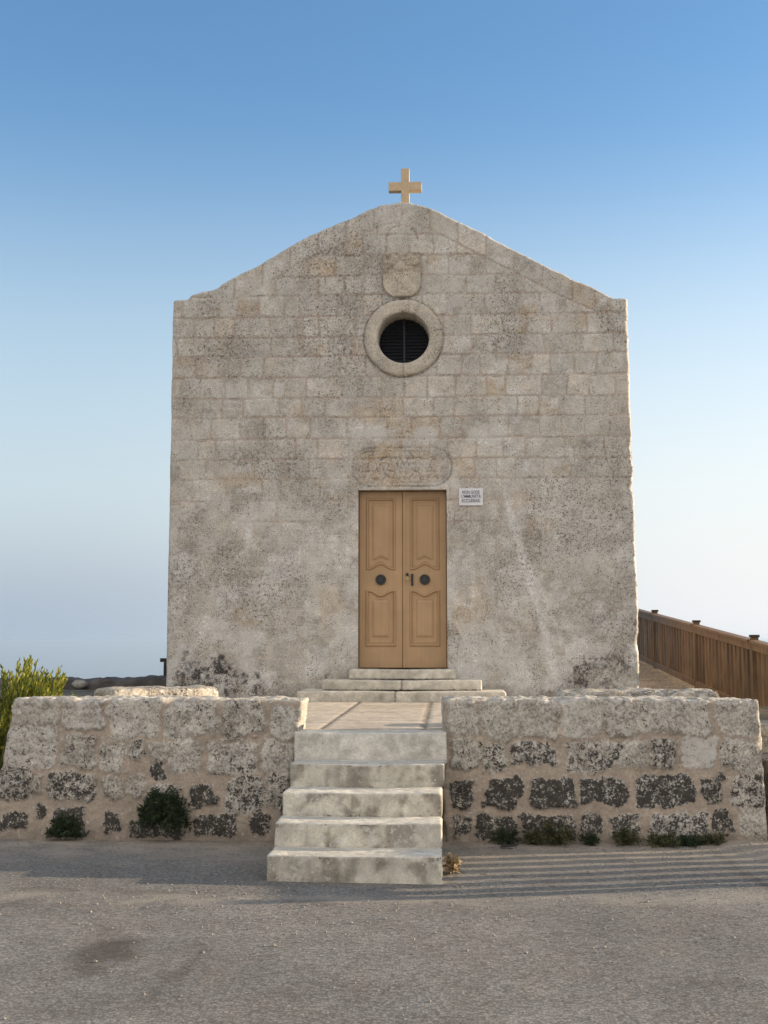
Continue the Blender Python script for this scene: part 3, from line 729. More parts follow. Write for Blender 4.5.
    # thickness: run the outline back
    ext = []; exv = []; exc = []
    def strip(idx, depth):
        n0 = len(V) + len(exv) * 0
        return idx
    c = c * np.array([1.02, 1.045, 1.09]); W = [V]; CC = [np.clip(c, 0, 1)]; MM = [msk]; QQ = [q]; base_n = len(V)
    def addstrip(idx, flip, steps=12, depth=.55, lit=False):
        nonlocal base_n
        idx = np.array(idx); prev = idx; p0 = V[idx]
        for s_ in range(1, steps + 1):
            p = p0.copy(); yb = YF + depth * s_ / steps; p[:, 1] = np.maximum(p0[:, 1], yb)
            nn = (fbm(p[:, 0], p[:, 1], p[:, 2], 6, 3, 271) - .5)
            if flip in ('R', 'L'): p[:, 0] += nn * .03 * (1 if flip == 'R' else -1)
            else: p[:, 2] += nn * .03
            W.append(p); CC.append(lerp3(c[idx], [.45, .39, .30], .5)); MM.append(msk[idx])
            cur = base_n + np.arange(len(idx)); base_n += len(idx)
            a, b_ = (prev, cur) if flip in ('R', 'T') else (cur, prev)
            if flip == 'T': QQ.append(np.stack([prev[:-1], prev[1:], cur[1:], cur[:-1]], 1))
            elif flip == 'R': QQ.append(np.stack([prev[:-1], cur[:-1], cur[1:], prev[1:]], 1))
            else: QQ.append(np.stack([prev[:-1], prev[1:], cur[1:], cur[:-1]], 1))
            prev = cur
    kz = lambda i: min(nz - 1, int(np.argmax(zs >= topf[i])) if (zs >= topf[i]).any() else nz - 1)
    addstrip([(nx - 1) * nz + j for j in range(kz(nx - 1) + 1)], 'R')
    addstrip([j for j in range(kz(0) + 1)], 'L')
    addstrip([i * nz + kz(i) for i in range(nx)], 'T')
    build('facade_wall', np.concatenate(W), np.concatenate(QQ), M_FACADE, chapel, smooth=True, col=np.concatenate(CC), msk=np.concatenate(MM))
facade()

# side, rear walls and roof of the chapel (coursed limestone)
def block_mat():
    m, nt, b = newmat('coursed_limestone'); L = nt.links
    tc = nd(nt, 'ShaderNodeTexCoord').outputs['Object']
    sx = nd(nt, 'ShaderNodeSeparateXYZ'); L.new(tc, sx.inputs[0]); cb = nd(nt, 'ShaderNodeCombineXYZ')
    L.new(math_node(nt, 'ADD', sx.outputs[0], sx.outputs[1]), cb.inputs[0]); L.new(sx.outputs[2], cb.inputs[1])
    br = nd(nt, 'ShaderNodeTexBrick'); L.new(cb.outputs[0], br.inputs['Vector'])
    br.inputs['Color1'].default_value = (.36, .31, .245, 1); br.inputs['Color2'].default_value = (.29, .25, .20, 1); br.inputs['Mortar'].default_value = (.25, .19, .14, 1)
    br.inputs['Scale'].default_value = 1; br.inputs['Brick Width'].default_value = .42; br.inputs['Row Height'].default_value = .265; br.inputs['Mortar Size'].default_value = .01
    n = noise_node(nt, tc, 6, 6, .65); c = mixc(nt, maprange(nt, n.outputs[0], .35, .7, 0, .5), br.outputs[0], (.2, .18, .15)); L.new(c, b.inputs['Base Color'])
    bp = nd(nt, 'ShaderNodeBump'); bp.inputs['Strength'].default_value = .6; bp.inputs['Distance'].default_value = .02
    L.new(math_node(nt, 'ADD', math_node(nt, 'SUBTRACT', 1, br.outputs['Fac']), n.outputs[0]), bp.inputs['Height']); L.new(bp.outputs[0], b.inputs['Normal'])
    return m
M_BLOCK = block_mat()
YB = YF + 7.2; ZE = 5.6
for s in (-1, 1):
    x0, x1 = (XL0 + .05, XL0 + .6) if s < 0 else (XR0 - .66, XR0 - .08)
    v, f = box(x0, x1, YF + .56, YB, T - .4, ZE, .012); build('side_wall', v, f, M_BLOCK, chapel)
v, f = box(XL0 + .61, XR0 - .67, YB - .55, YB - .002, T - .4, ZE - .01); build('rear_wall', v, f, M_BLOCK, chapel)
xm = -.56; za = gz.max() - .28
rv = []
for y in (YF + .45, YB + .02):
    rv += [(XL0 + .04, y, ZE), (xm, y, za), (XR0 - .06, y, ZE), (XR0 - .06, y, ZE - .18), (xm, y, za - .18), (XL0 + .04, y, ZE - .18)]
rf = [(0, 5, 4, 3, 2, 1), (6, 7, 8, 9, 10, 11), (0, 1, 7, 6), (1, 2, 8, 7), (2, 3, 9, 8), (3, 4, 10, 9), (4, 5, 11, 10), (5, 0, 6, 11)]
build('roof', rv, rf, M_ROOF, chapel)
gv = [(XL0 + .1, YB - .4, ZE + .002), (xm, YB - .4, za - .19), (XR0 - .12, YB - .4, ZE + .002), (XL0 + .1, YB - .01, ZE + .002), (xm, YB - .01, za - .19), (XR0 - .12, YB - .01, ZE + .002)]
build('rear_gable', [(a, b_, min(c_, 9)) for a, b_, c_ in gv], [(0, 1, 2), (3, 5, 4), (0, 3, 4, 1), (1, 4, 5, 2), (0, 2, 5, 3)], M_BLOCK, chapel)

# door opening: jambs, head, dark space behind
def reveal():
    D = .17; P = []
    for x, s in ((DX0, 1), (DX1, -1)):
        P.append(box(min(x, x - s * .18) , max(x, x - s * .18), YF + .016, YF + .5, DZ0 - .05, DZ1 + .1, .006))
    P.append(box(DX0 + .001, DX1 - .001, YF + .014, YF + .5, DZ1, DZ1 + .14, .006))
    V, Fc = join(*P); n = len(V)
    return build('door_surround', V, Fc, simple('dressed_limestone', (.36, .30, .23), .9, .12, 10, .3), chapel)
reveal()
def door_leaf(x0, x1, side):
    """heightfield leaf with framed, curved mouldings"""
    res = .0052; W = x1 - x0; H = DZ1 - DZ0 - .012; zb = DZ0 + .008
    nx, nz = int(W / res), int(H / res); xs = np.linspace(0, W, nx); zs = np.linspace(0, H, nz)
    X, Z = np.meshgrid(xs, zs, indexing='ij'); x = X.ravel(); z = Z.ravel()
    k = 89 / 412 / F * (YF + .1)            # metres per pixel of the enlarged door picture
    zt = H
    def zpix(p): return H - (p - 92) * k * (H / ((928 - 92) * k))
    cx = W / 2 + (.012 if side < 0 else -.012) * 0
    def panel(hw, ptop, pbot, ctop, cbot):
        u = np.clip((x - cx) / hw, -1, 1); bell = .5 + .5 * np.cos(np.pi * np.clip(u * 1.25, -1, 1))
        top = zpix(ptop) - ctop * bell; bot = zpix(pbot) + cbot * bell
        d = np.maximum(np.abs(x - cx) - hw, np.maximum(z - top, bot - z)); return d
    h = np.zeros(len(x)); ln = np.zeros(len(x))
    for hw_o, hw_i, a, b_, ct, cbm, ia, ib, ict, icb in ((.182, .100, 126, 466, 0, .060, 165, 416, 0, .030), (.188, .098, 562, 826, .060, 0, 612, 781, .0, 0)):
        do = panel(hw_o, a, b_, ct, cbm)
        ridge = np.exp(-((do + .012) / .009) ** 2) * .016; h += ridge
        h += -.007 * 1.5 * sst(-.018, -.030, do)
        di = panel(hw_o - .042, a + 17, b_ - 17, ct, cbm); h += np.exp(-((di + .005) / .006) ** 2) * .006
        dn = panel(hw_i, ia, ib, ict, icb); h += .013 * sst(.004, -.018, dn) + np.exp(-((dn) / .005) ** 2) * .004
        ln = np.maximum(ln, np.maximum(np.exp(-((do - .004) / .004) ** 2), np.maximum(np.exp(-((do + .028) / .004) ** 2), .8 * np.exp(-((dn - .008) / .004) ** 2))))
    e = np.minimum(np.minimum(x, W - x), np.minimum(z, H - z)); h -= .008 * sst(.008, 0, e)
    if side > 0: h += .010 * sst(.036, .030, x)            # cover strip on the meeting edge
    h += .003 * np.exp(-((z - zpix(845)) / .004) ** 2) * 0
    Y = YF + .125 - h
    V = np.stack([x0 + x, Y, zb + z], 1)
    I, J = np.meshgrid(np.arange(nx - 1), np.arange(nz - 1), indexing='ij'); I = I.ravel(); J = J.ravel()
    q = np.stack([I * nz + J, (I + 1) * nz + J, (I + 1) * nz + J + 1, I * nz + J + 1], 1)
    n = len(V); B = np.array([(x0, YF + .175, zb), (x0 + W, YF + .175, zb), (x0 + W, YF + .175, zb + H), (x0, YF + .175, zb + H)])
    V = np.concatenate([V, B]); cor = [0, (nx - 1) * nz, (nx - 1) * nz + nz - 1, nz - 1]
    qs = [q, np.array([[n + 3, n + 2, n + 1, n]])]
    for a in range(4): b_ = (a + 1) % 4; qs.append(np.array([[cor[b_], cor[a], n + a, n + b_]]))
    c = np.tile(np.array([.375, .245, .135]), (len(V), 1)); g = fbm(V[:, 0], V[:, 1], V[:, 2], 2, 3, 300 + side)
    c *= (.95 + .1 * g)[:, None]
    dirt_dark = np.concatenate([.62 * ln + .25 * sst(.14, 0, z) , np.zeros(4)]); c = lerp3(c, [.20, .12, .065], dirt_dark)  # door colour darker along the moulding lines and towards the bottom
    o = build('door_leaf', V, np.concatenate(qs), M_DOOR, chapel, smooth=True, col=c)
    # round cast grille
    gxc = x0 + cx; gzc = zb + zpix(513); P = []
    r0 = .066; N_ = 32
    P.append(tube((gxc, YF + .104, gzc), (gxc, YF + .124, gzc), r0, N_))
    for a in range(4):
        t = a * math.pi / 4; dx, dz = math.cos(t) * .056, math.sin(t) * .056
        P.append(tube((gxc - dx, YF + .099, gzc - dz), (gxc + dx, YF + .099, gzc + dz), .0045, 6))
    for rr, q_ in ((.058, .0055), (.03, .004)):
        for a in range(N_):
            t0 = 2 * math.pi * a / N_; t1 = 2 * math.pi * (a + 1) / N_
            P.append(tube((gxc + rr * math.cos(t0), YF + .100, gzc + rr * math.sin(t0)), (gxc + rr * math.cos(t1), YF + .100, gzc + rr * math.sin(t1)), q_, 6))
    v, f = join(P[0]); build('disc', v, f, M_BLACK, o); v, f = join(*P[1:]); build('grille', v, f, M_GRILLE, o)
    if side > 0:
        hx = x0 + .118
        v, f = join(box(hx - .012, hx + .012, YF + .100, YF + .116, zpix(540) + zb, zpix(487) + zb, .005), tube((hx, YF + .09, zpix(490) + zb), (hx, YF + .116, zpix(490) + zb), .014, 12), tube((hx, YF + .09, zpix(538) + zb), (hx, YF + .116, zpix(538) + zb), .014, 12)); build('bolt_plate', v, f, M_BLACK, o)
        hx = x0 + .040
        v, f = join(tube((hx + .016, YF + .075, zpix(508) + zb), (hx + .016, YF + .118, zpix(508) + zb), .012, 12), tube((hx + .016, YF + .055, zpix(508) + zb), (hx + .016, YF + .078, zpix(508) + zb), .026, 16, .020)); build('knob', v, f, M_BRASS, o)
        v, f = box(hx + .004, hx + .030, YF + .090, YF + .116, zpix(500) + zb, zpix(482) + zb, .004); build('latch', v, f, M_BLACK, o)
xmid = DX0 + (DX1 - DX0) * (290 - 85) / 412 + .002
door_leaf(DX0 + .004, xmid - .002, -1); door_leaf(xmid + .002, DX1 - .004, 1)

# door steps (parts of the chapel)
def on(px, Y, z):    # x of a picture column at depth Y
    return at(px, 690, Y)[0]
stone_step('door_step', on(349, 15.24, 0), on(456, 15.24, 0), 15.22, YF + .13, T + .245, T + .366, 400, chapel, res=.02, chip=.014, dirt_dark=.2, base=(.54, .495, .415))
stone_step('door_step', on(322, 14.97, 0), on(482, 14.97, 0), 14.94, YF + .02, T + .123, T + .243, 410, chapel, res=.02, chip=.014, dirt_dark=.2, joints=(on(402, 14.97, 0),), base=(.54, .495, .415))
stone_step('door_step', on(297, 14.68, 0), on(506, 14.68, 0), 14.66, YF + .02, T - .02, T + .121, 420, chapel, res=.02, chip=.014, dirt_dark=.25, joints=(on(395, 14.68, 0),), base=(.54, .495, .415))

# round window: stone ring, reveal, louvred shutter
def round_window():
    n = 96; prof = [(WRO, .03), (WRO - .004, -.020), (WRO - .022, -.040), (WR + .03, -.040), (WR + .008, -.032), (WR, -.01), (WR - .002, .10), (WR - .004, .36)]
    V = []; sub = 3
    P = []
    for (r0, y0), (r1, y1) in zip(prof[:-1], prof[1:]):
        for s in range(sub): t = s / sub; P.append((r0 + (r1 - r0) * t, y0 + (y1 - y0) * t))
    P.append(prof[-1]); m = len(P)
    for a in range(n):
        t = 2 * math.pi * a / n
        for r_, y_ in P: V.append((WCX + r_ * math.cos(t), YF + y_, WCZ + r_ * math.sin(t)))
    V = np.array(V)
    nn = fbm(V[:, 0], V[:, 1], V[:, 2], 9, 3, 500); rad = np.hypot(V[:, 0] - WCX, V[:, 2] - WCZ)
    V[:, 1] += (nn - .5) * .016; sc = 1 + (nn - .5) * .05 * (rad > WR + .02); V[:, 0] = WCX + (V[:, 0] - WCX) * sc; V[:, 2] = WCZ + (V[:, 2] - WCZ) * sc
    q = np.array([[a * m + k, a * m + k + 1, ((a + 1) % n) * m + k + 1, ((a + 1) % n) * m + k] for a in range(n) for k in range(m - 1)])
    th = np.arctan2(V[:, 2] - WCZ, V[:, 0] - WCX)
    c = np.tile(np.array([.45, .40, .33]), (len(V), 1)) * (.88 + .24 * nn)[:, None]
    jj = 0 * th
    for a0 in (-1.58, .2, 1.1, 2.2, 3.05, -.7, -2.4): jj = np.maximum(jj, sst(.022, .006, np.abs(th - a0)))
    c = lerp3(c, [.2, .16, .12], jj * .6)
    msk = np.stack([.35 * sst(.4, .6, nn), 0 * nn, .3 + 0 * nn], 1)
    ring = build('round_window', V, q, M_FACADE, chapel, smooth=True, col=c, msk=msk)
    P = []
    k = 15
    for i in range(k):
        z = WCZ - WR + (i + .5) * 2 * WR / k; hw = math.sqrt(max(WR ** 2 - (z - WCZ) ** 2, 0)) + .01
        if hw < .03: continue
        V_ = [(WCX - hw, YF + .28, z - .022), (WCX + hw, YF + .28, z - .022), (WCX + hw, YF + .292, z - .026), (WCX - hw, YF + .292, z - .026),
              (WCX - hw, YF + .32, z + .016), (WCX + hw, YF + .32, z + .016), (WCX + hw, YF + .33, z + .012), (WCX - hw, YF + .33, z + .012)]
        P.append((V_, [(0, 1, 5, 4), (4, 5, 6, 7), (7, 6, 2, 3), (3, 2, 1, 0), (0, 4, 7, 3), (1, 2, 6, 5)]))
    P.append(box(WCX - .014, WCX + .014, YF + .262, YF + .278, WCZ - WR, WCZ + WR, .003))
    v, f = join(*P); build('louvre', v, f, M_LOUVRE, ring)
    v, f = tube((WCX, YF + .345, WCZ), (WCX, YF + .36, WCZ), WR + .01, 64); build('backing', v, f, M_BLACK, ring)
round_window()

# worn carved shield above the window
def shield():
    x0, zt = FP(383, 253); x1, zb = FP(421, 297); res = .012; cx = (x0 + x1) / 2; hw = (x1 - x0) / 2
    V, Q = boxgrid(x0, x1, YF - .05, YF + .03, zb, zt, res, skip=('+y',))
    W, N = worn(V, x0, x1, YF - .05, YF + .03, zb, zt, .014, .012, .004, 8, 520)
    # rounded foot
    t = np.clip((zb + hw * .8 - W[:, 2]) / (hw * .8), 0, 1); k = np.sqrt(np.maximum(1 - t ** 2 * .80, .04)); W[:, 0] = cx + (W[:, 0] - cx) * k
    x, y, z = W.T; fr = np.clip(-N[:, 1], 0, 1)
    n = fbm(x, y, z, 16, 4, 530); up = sst(zb + (zt - zb) * .45, zb + (zt - zb) * .6, z + (n - .5) * .1)
    W[:, 1] += fr * (n - .5) * (.012 + .05 * up)
    c = np.tile(np.array([.45, .395, .32]), (len(x), 1)) * (.85 + .3 * n)[:, None]; c = lerp3(c, [.24, .19, .145], up * .55 * sst(.35, .6, n))
    m = np.stack([.15 + .2 * up, 0 * n, .2 + 0 * n], 1)
    build('carved_shield', W, Q, M_FACADE, chapel, smooth=True, col=c, msk=m)
shield()

# cross on the apex
cxx, czb = FP(405, 207); s = (YF) / F
cv, cf = join(box(cxx - 4.3 * s, cxx + 4.3 * s, YF + .06, YF + .17, czb - .06, FP(405, 166.5)[1], .009), box(cxx - 17.2 * s, cxx - 4.3 * s + .003, YF + .062, YF + .168, FP(405, 188.8)[1], FP(405, 180.0)[1], .009),
              box(cxx + 4.3 * s - .003, cxx + 17.2 * s, YF + .062, YF + .168, FP(405, 188.8)[1], FP(405, 180.0)[1], .009))
build('cross', cv, cf, M_CROSS, chapel)

# marble notice right of the door
PX0, PZ1 = FP(459, 488.5); PX1, PZ0 = FP(483, 505.5)
plaque = thing('marble_notice', ((PX0 + PX1) / 2, YF, PZ0), 'small white marble tablet with three lines of grey lettering right of the door', 'sign')
v, f = box(PX0, PX1, YF - .022, YF + .015, PZ0, PZ1, .004); build('tablet', v, f, M_MARBLE, plaque)
def lettering(lines, cx, ys, size, parent):
    P = []
    for t, z, w in lines:
        cu = bpy.data.curves.new('t', 'FONT'); cu.body = t; cu.size = size; cu.align_x = 'CENTER'; cu.extrude = .0015; cu.offset = .0008
        o = bpy.data.objects.new('t', cu); COL.objects.link(o); bpy.context.view_layer.update()
        dg = bpy.context.evaluated_depsgraph_get(); me = bpy.data.meshes.new_from_object(o.evaluated_get(dg))
        xs_ = [v_.co.x for v_ in me.vertices]; k = w / (max(xs_) - min(xs_)); mx = (max(xs_) + min(xs_)) / 2
        P.append(([(cx + (v_.co.x - mx) * k, ys - v_.co.z, z + v_.co.y) for v_ in me.vertices], [tuple(p.vertices) for p in me.polygons]))
        bpy.data.objects.remove(o); bpy.data.curves.remove(cu); bpy.data.meshes.remove(me)
    V, Fc = join(*P); build('lettering', V, Fc, M_LETTER, parent)
pw = PX1 - PX0; ph = PZ1 - PZ0; pc = (PX0 + PX1) / 2
lettering([('NON GODE', PZ0 + ph * .68, pw * .72), ("L'IMMUNITA", PZ0 + ph * .44, pw * .82), ('ECCLESIAS.', PZ0 + ph * .19, pw * .78)], pc, YF - .0235, .058, plaque)

# ================================================================== BOARDWALK RAMP AND TIMBER FENCE
def ramp_z(y): return np.where(np.asarray(y) < 10.4, .02 + np.maximum(np.asarray(y) - 9.0, 0) * .04 / 1.4 + 0, .06 + (np.asarray(y) - 10.4) * .0755)
def fence_x(y): return 4.40 - (y - 9.0) * .0345
def boardwalk():
    Vs = []; Fs = []; Cs = []
    y = 10.5; k = 0
    while y < 31:
        z = float(ramp_z(y)); w = .138; xa = 2.55 if y < 15 else (XR0 + .12); xb = fence_x(y) + .02
        v, f = box(xa, xb, y, y + w, z - .035, z, .004); n = len(Vs); Vs += v; Fs += [tuple(i + n for i in q) for q in f]
        g = .9 + .2 * random.random(); Cs += [(g, g, g)] * len(v); y += .146; k += 1
    o = build('boardwalk', Vs, Fs, M_DECK, col=np.array(Cs)); tag(o, kind='structure')
boardwalk()
fy = [7.55 + 3.25 * i for i in range(8)]           # posts
fy = [17.0 - 3.3 * 2 - 1.6] + [17.0 - 3.3 * 2 + 3.3 * i for i in range(0, 7)]
fz = lambda y: float(.0 + max(0, y - 9.6) * .0755)
fence = thing('timber_fence', (fence_x(fy[0]), fy[0], 0), 'reddish brown timber fence of close upright pickets climbing along the ramp', 'fence')
for i, y in enumerate(fy):
    x = fence_x(y); z = fz(y)
    v, f = box(x - .045, x + .045, y - .05, y + .05, z - .25, z + 1.05, .006)
    p = build('post', v, f, M_FENCE, fence, col=np.full((len(v), 3), .8))
    v, f = box(x - .058, x + .058, y - .062, y + .062, z + 1.05, z + 1.085, .006); build('post_cap', v, f, M_FENCE, p, col=np.full((len(v), 3), .28))
def skewbox(p0, p1, w, h, b=.004):
    """bar from p0 to p1 (running mostly in y), width w, height h"""
    (xa, ya, za), (xb, yb, zb) = p0, p1
    v, f = box(-w / 2, w / 2, 0, 1, -h / 2, h / 2, 0)
    V = [(a + xa + (xb - xa) * t, ya + (yb - ya) * t, c + za + (zb - za) * t) for a, t, c in v]
    return V, f
for i in range(len(fy) - 1):
    y0, y1 = fy[i] + .057, fy[i + 1] - .057; x0, x1 = fence_x(y0), fence_x(y1)
    za, zb = fz(y0), fz(y1)
    # handrail (flat top board + board under it), bottom rail
    v, f = join(skewbox((x0 - .02, y0, za + 1.0), (x1 - .02, y1, zb + 1.0), .13, .035), skewbox((x0 - .03, y0, za + .93), (x1 - .03, y1, zb + .93), .035, .10))
    build('top_rail', v, f, M_FENCE, fence, col=np.full((len(v), 3), 1.05))
    v, f = skewbox((x0 - .03, y0, za + .07), (x1 - .03, y1, zb + .07), .04, .09); build('bottom_rail', v, f, M_FENCE, fence, col=np.full((len(v), 3), 1.0))
    P = []; C_ = []
    n = max(1, int(round((y1 - y0) / .21)))
    for k in range(n):
        t = (k + .5) / n; y = y0 + (y1 - y0) * t; x = x0 + (x1 - x0) * t; z = za + (zb - za) * t; w = .056 + random.uniform(-.003, .003)
        b_ = box(x - .012, x + .058, y - w, y + w, z + .015, z + .975, .004); P.append(b_); g = random.uniform(.66, 1.08); C_ += [(g, g * random.uniform(.93, 1.03), g * .98)] * len(b_[0])
    v, f = join(*P); build('picket_panel', v, f, M_FENCE, fence, col=np.array(C_))

# ================================================================== BEHIND, LEFT: field wall, boulder, iron railing
def field_wall():
    y0, y1 = 20.6, 21.3; x0, x1 = -14.0, XL0 - .35
    x1 = -3.9
    V, Q = boxgrid(x0, x1, y0, y1, .45, .93, .05); W, N = worn(V, x0, x1, y0, y1, .45, .93, .03, .09, .03, 3, 600)
    W = W + N * ((fbm(W[:, 0], W[:, 1], W[:, 2], 6, 3, 601) - .5) * .12)[:, None]; W[:, 2] += (fbm(W[:, 0], 0 * W[:, 0], 0 * W[:, 0], .8, 3, 602) - .55) * .16
    o = build('field_wall', W, Q, M_DARKROCK, base=(-9, 21, .5), smooth=False); tag(o, 'low dark dry stone wall at the cliff edge behind the bush', 'wall')
field_wall()
def boulder(px, py, Y, r, squash, seed, mat, label):
    import bmesh
    bm = bmesh.new(); bmesh.ops.create_icosphere(bm, subdivisions=4, radius=1); V = np.array([tuple(v.co) for v in bm.verts]); bm.verts.index_update(); Q = [tuple(v.index for v in f.verts) for f in bm.faces]; bm.free()
    n = fbm(V[:, 0] + 3, V[:, 1] + 5, V[:, 2] + 9, 1.6, 4, seed); V = V * (.75 + .5 * n)[:, None] * np.array([r, r * .7, r * squash]); c = at(px, py, Y)
    o = build('boulder', V + np.array(c), Q, mat, base=c, smooth=True); tag(o, label, 'boulder'); return o
boulder(80, 684, 20.5, .13, .55, 620, M_PALEROCK, 'grey rounded boulder on the dark wall beyond the bush')
px_, py_, pz_ = at(166, 661, 22.2)
rail = thing('iron_railing', (px_, py_, .5), 'black iron railing showing behind the left corner of the chapel', 'railing')
for k in range(3):
    v, f = box(px_ + k * 1.2 - .035, px_ + k * 1.2 + .035, py_ - .035, py_ + .035, .3, pz_ - .02, .004); build('post', v, f, M_BLACK, rail)
v, f = box(px_ - .10, px_ + 2.6, py_ - .04, py_ + .04, pz_ - .018, pz_ + .05, .005); build('handrail', v, f, M_BLACK, rail)

# ================================================================== PLANTS
def blades(stems, leaf_len, leaf_w, per, cols, seed, spread=.6, start=.15, up=.5):
    """leafy stems: list of (root, tip, bow). Returns V, F, C"""
    rg = random.Random(seed); V = []; Fc = []; C_ = []
    for root, tip, bow in stems:
        root = Vector(root); tip = Vector(tip); ax = tip - root; L = ax.length; mid = (root + tip) / 2 + Vector(bow)
        def pt(t): return root * (1 - t) ** 2 + mid * 2 * t * (1 - t) + tip * t * t
        # stem: thin three-sided tube
        K = 6; r0 = .006 if L > .2 else .003
        ring = []
        for i in range(K + 1):
            p = pt(i / K); rr = r0 * (1 - .75 * i / K)
            for a in range(3): V.append((p.x + rr * math.cos(a * 2.1), p.y + rr * math.sin(a * 2.1), p.z)); C_.append(cols[0])
        b0 = len(V) - (K + 1) * 3
        for i in range(K):
            for a in range(3): Fc.append((b0 + i * 3 + a, b0 + i * 3 + (a + 1) % 3, b0 + i * 3 + 3 + (a + 1) % 3, b0 + i * 3 + 3 + a))
        for k in range(per):
            t = start + (1 - start) * (k + rg.random()) / per; p = pt(min(t, 1)); d = (pt(min(t + .05, 1.02)) - pt(t - .05)).normalized()
            side = Vector((rg.gauss(0, 1), rg.gauss(0, 1), rg.gauss(0, 1))); side = (side - d * side.dot(d)).normalized()
            dirn = (d * up + side * spread).normalized(); ll = leaf_len * rg.uniform(.6, 1.15) * (1 - .3 * t); ww = leaf_w * rg.uniform(.7, 1.2)
            w = dirn.cross(Vector((rg.gauss(0, 1), rg.gauss(0, 1), rg.gauss(0, 1)))).normalized() * ww
            nrm = dirn.cross(w).normalized() * ll * .12
            n = len(V); q = [p - w * .3, p + w * .3, p + dirn * ll * .5 + w + nrm, p + dirn * ll - nrm * .3, p + dirn * ll * .5 - w + nrm]
            V += [tuple(a) for a in q]; Fc.append((n, n + 1, n + 2, n + 3, n + 4))
            c = cols[rg.randrange(1, len(cols))]; g = rg.uniform(.75, 1.2); C_ += [tuple(min(1, a * g) for a in c)] * 5
    return V, Fc, C_
def plant(name, label, base, stems, leaf_len, leaf_w, per, cols, seed, cat='plant', group=None, **kw):
    V, Fc, C_ = blades(stems, leaf_len, leaf_w, per, cols, seed, **kw)
    o = build(name, V, Fc, M_LEAF, base=base, col=np.array(C_)); tag(o, label, cat, group); return o
def dome_stems(c, r, h, n, seed, droop=0.0, back=False, lean=(0, 0)):
    rg = random.Random(seed); S_ = []
    for i in range(n):
        a = rg.uniform(math.pi if back else 0, 2 * math.pi); e = rg.uniform(.15, 1) ** .7
        rr = r * rg.uniform(.5, 1.05); dx, dy = math.cos(a) * rr * (1.15 - e * .8), math.sin(a) * rr * (1.15 - e * .8)
        tip = (c[0] + dx + lean[0], c[1] + dy + lean[1], c[2] + h * e * rg.uniform(.7, 1.05) - droop * rg.random())
        S_.append(((c[0] + rg.uniform(-.05, .05) * r * 3, c[1] + rg.uniform(-.02, .0), c[2]), tip, (dx * .15, dy * .15, h * .12)))
    return S_
YG = [(.12, .10, .04), (.22, .23, .035), (.30, .30, .05), (.15, .19, .035), (.38, .34, .06), (.10, .14, .03)]
DG = [(.05, .045, .025), (.035, .055, .025), (.05, .075, .03), (.028, .042, .02), (.06, .08, .04)]
OG = [(.10, .08, .045), (.07, .085, .035), (.10, .11, .045), (.05, .06, .03), (.16, .13, .07)]
# big yellow-green bush behind the left end of the wall
cb = at(5, 740, 11.0)
st = []; rg = random.Random(3)
for px, py in ((2, 668), (10, 672), (18, 660), (24, 657), (31, 662), (38, 672), (45, 668), (52, 672), (60, 668), (30, 676), (64, 677), (6, 690), (14, 680), (-10, 665), (-20, 672), (-32, 668), (22, 684), (36, 684), (50, 684), (-5, 700), (4, 712), (-15, 690), (28, 690), (42, 690), (-25, 700), (-12, 720), (5, 735), (-40, 690), (-50, 680), (58, 683)):
    for k in range(6):
        Y = 11.0 + rg.uniform(-.35, .45); tp = at(px + rg.gauss(0, 5), py + abs(rg.gauss(0, 6)), Y)
        st.append(((cb[0] + (tp[0] - cb[0]) * .35, Y, .35 + rg.uniform(-.1, .2)), tp, ((tp[0] - cb[0]) * .04, 0, .04)))
for px, py in ((0, 745), (-10, 760), (-5, 780), (2, 725), (-20, 745), (-30, 770), (-12, 800)):
    for k in range(8):
        Y = 10.6 + rg.uniform(-.2, .3); tp = at(px + rg.gauss(0, 5), py + rg.gauss(0, 8), Y); st.append(((cb[0] - .25, 10.95, .2), tp, (0, 0, .05)))
plant('shrub', 'yellow-green spiky shrub growing behind the left end of the left wall', (cb[0], 11.0, .3), st, .080, .0085, 60, YG, 5, 'shrub', spread=.38, start=.2, up=1.0)
# tufts growing out of the left wall
c = at(163, 806, YW - .02)
plant('wall_plant', 'large dark green plant hanging from the middle of the left wall', c, dome_stems((c[0], YW - .01, c[2] - .04), .30, .20, 170, 21, .22, True), .075, .0055, 26, DG, 22, back_ := 'plant', spread=.8)
c = at(66, 826, YW - .02)
plant('wall_plant', 'dark bushy tuft at the foot of the left wall near its outer end', c, dome_stems((c[0], YW - .01, c[2] - .06), .18, .16, 120, 31, .06, True), .055, .007, 24, DG, 32, 'plant', spread=.8)
# weeds along the right wall foot
weeds = [(507, 842, .13, .13, 'thin dry weed at the foot of the right wall nearest the steps'), (533, 845, .10, .09, 'small low weed between two larger clumps under the right wall'), (556, 842, .21, .17, 'widest dark weed clump at the foot of the right wall'), (590, 842, .11, .08, 'tiny weed just right of the widest clump under the right wall'),
         (624, 842, .15, .14, 'rounded dark weed below the middle of the right wall'), (662, 842, .20, .09, 'low spreading weed under the pale block of the right wall'), (690, 843, .16, .07, 'flat thin weed under the right part of the right wall'), (713, 840, .12, .10, 'small weed near the outer end of the right wall')]
for i, (px, py, r_, h_, lab) in enumerate(weeds):
    X_ = at(px, py, YW - .03)[0]; c = (X_, YW - .04, .0)
    plant('weed', lab, c, dome_stems(c, r_ * 1.3, h_ * 1.15, int(120 * r_) + 10, 50 + i, .0, True), .055, .004, 16, OG if i % 3 else DG, 60 + i, 'weed', group='weeds along the foot of the right wall', spread=.8)
c = (2.62, 10.0, 0)
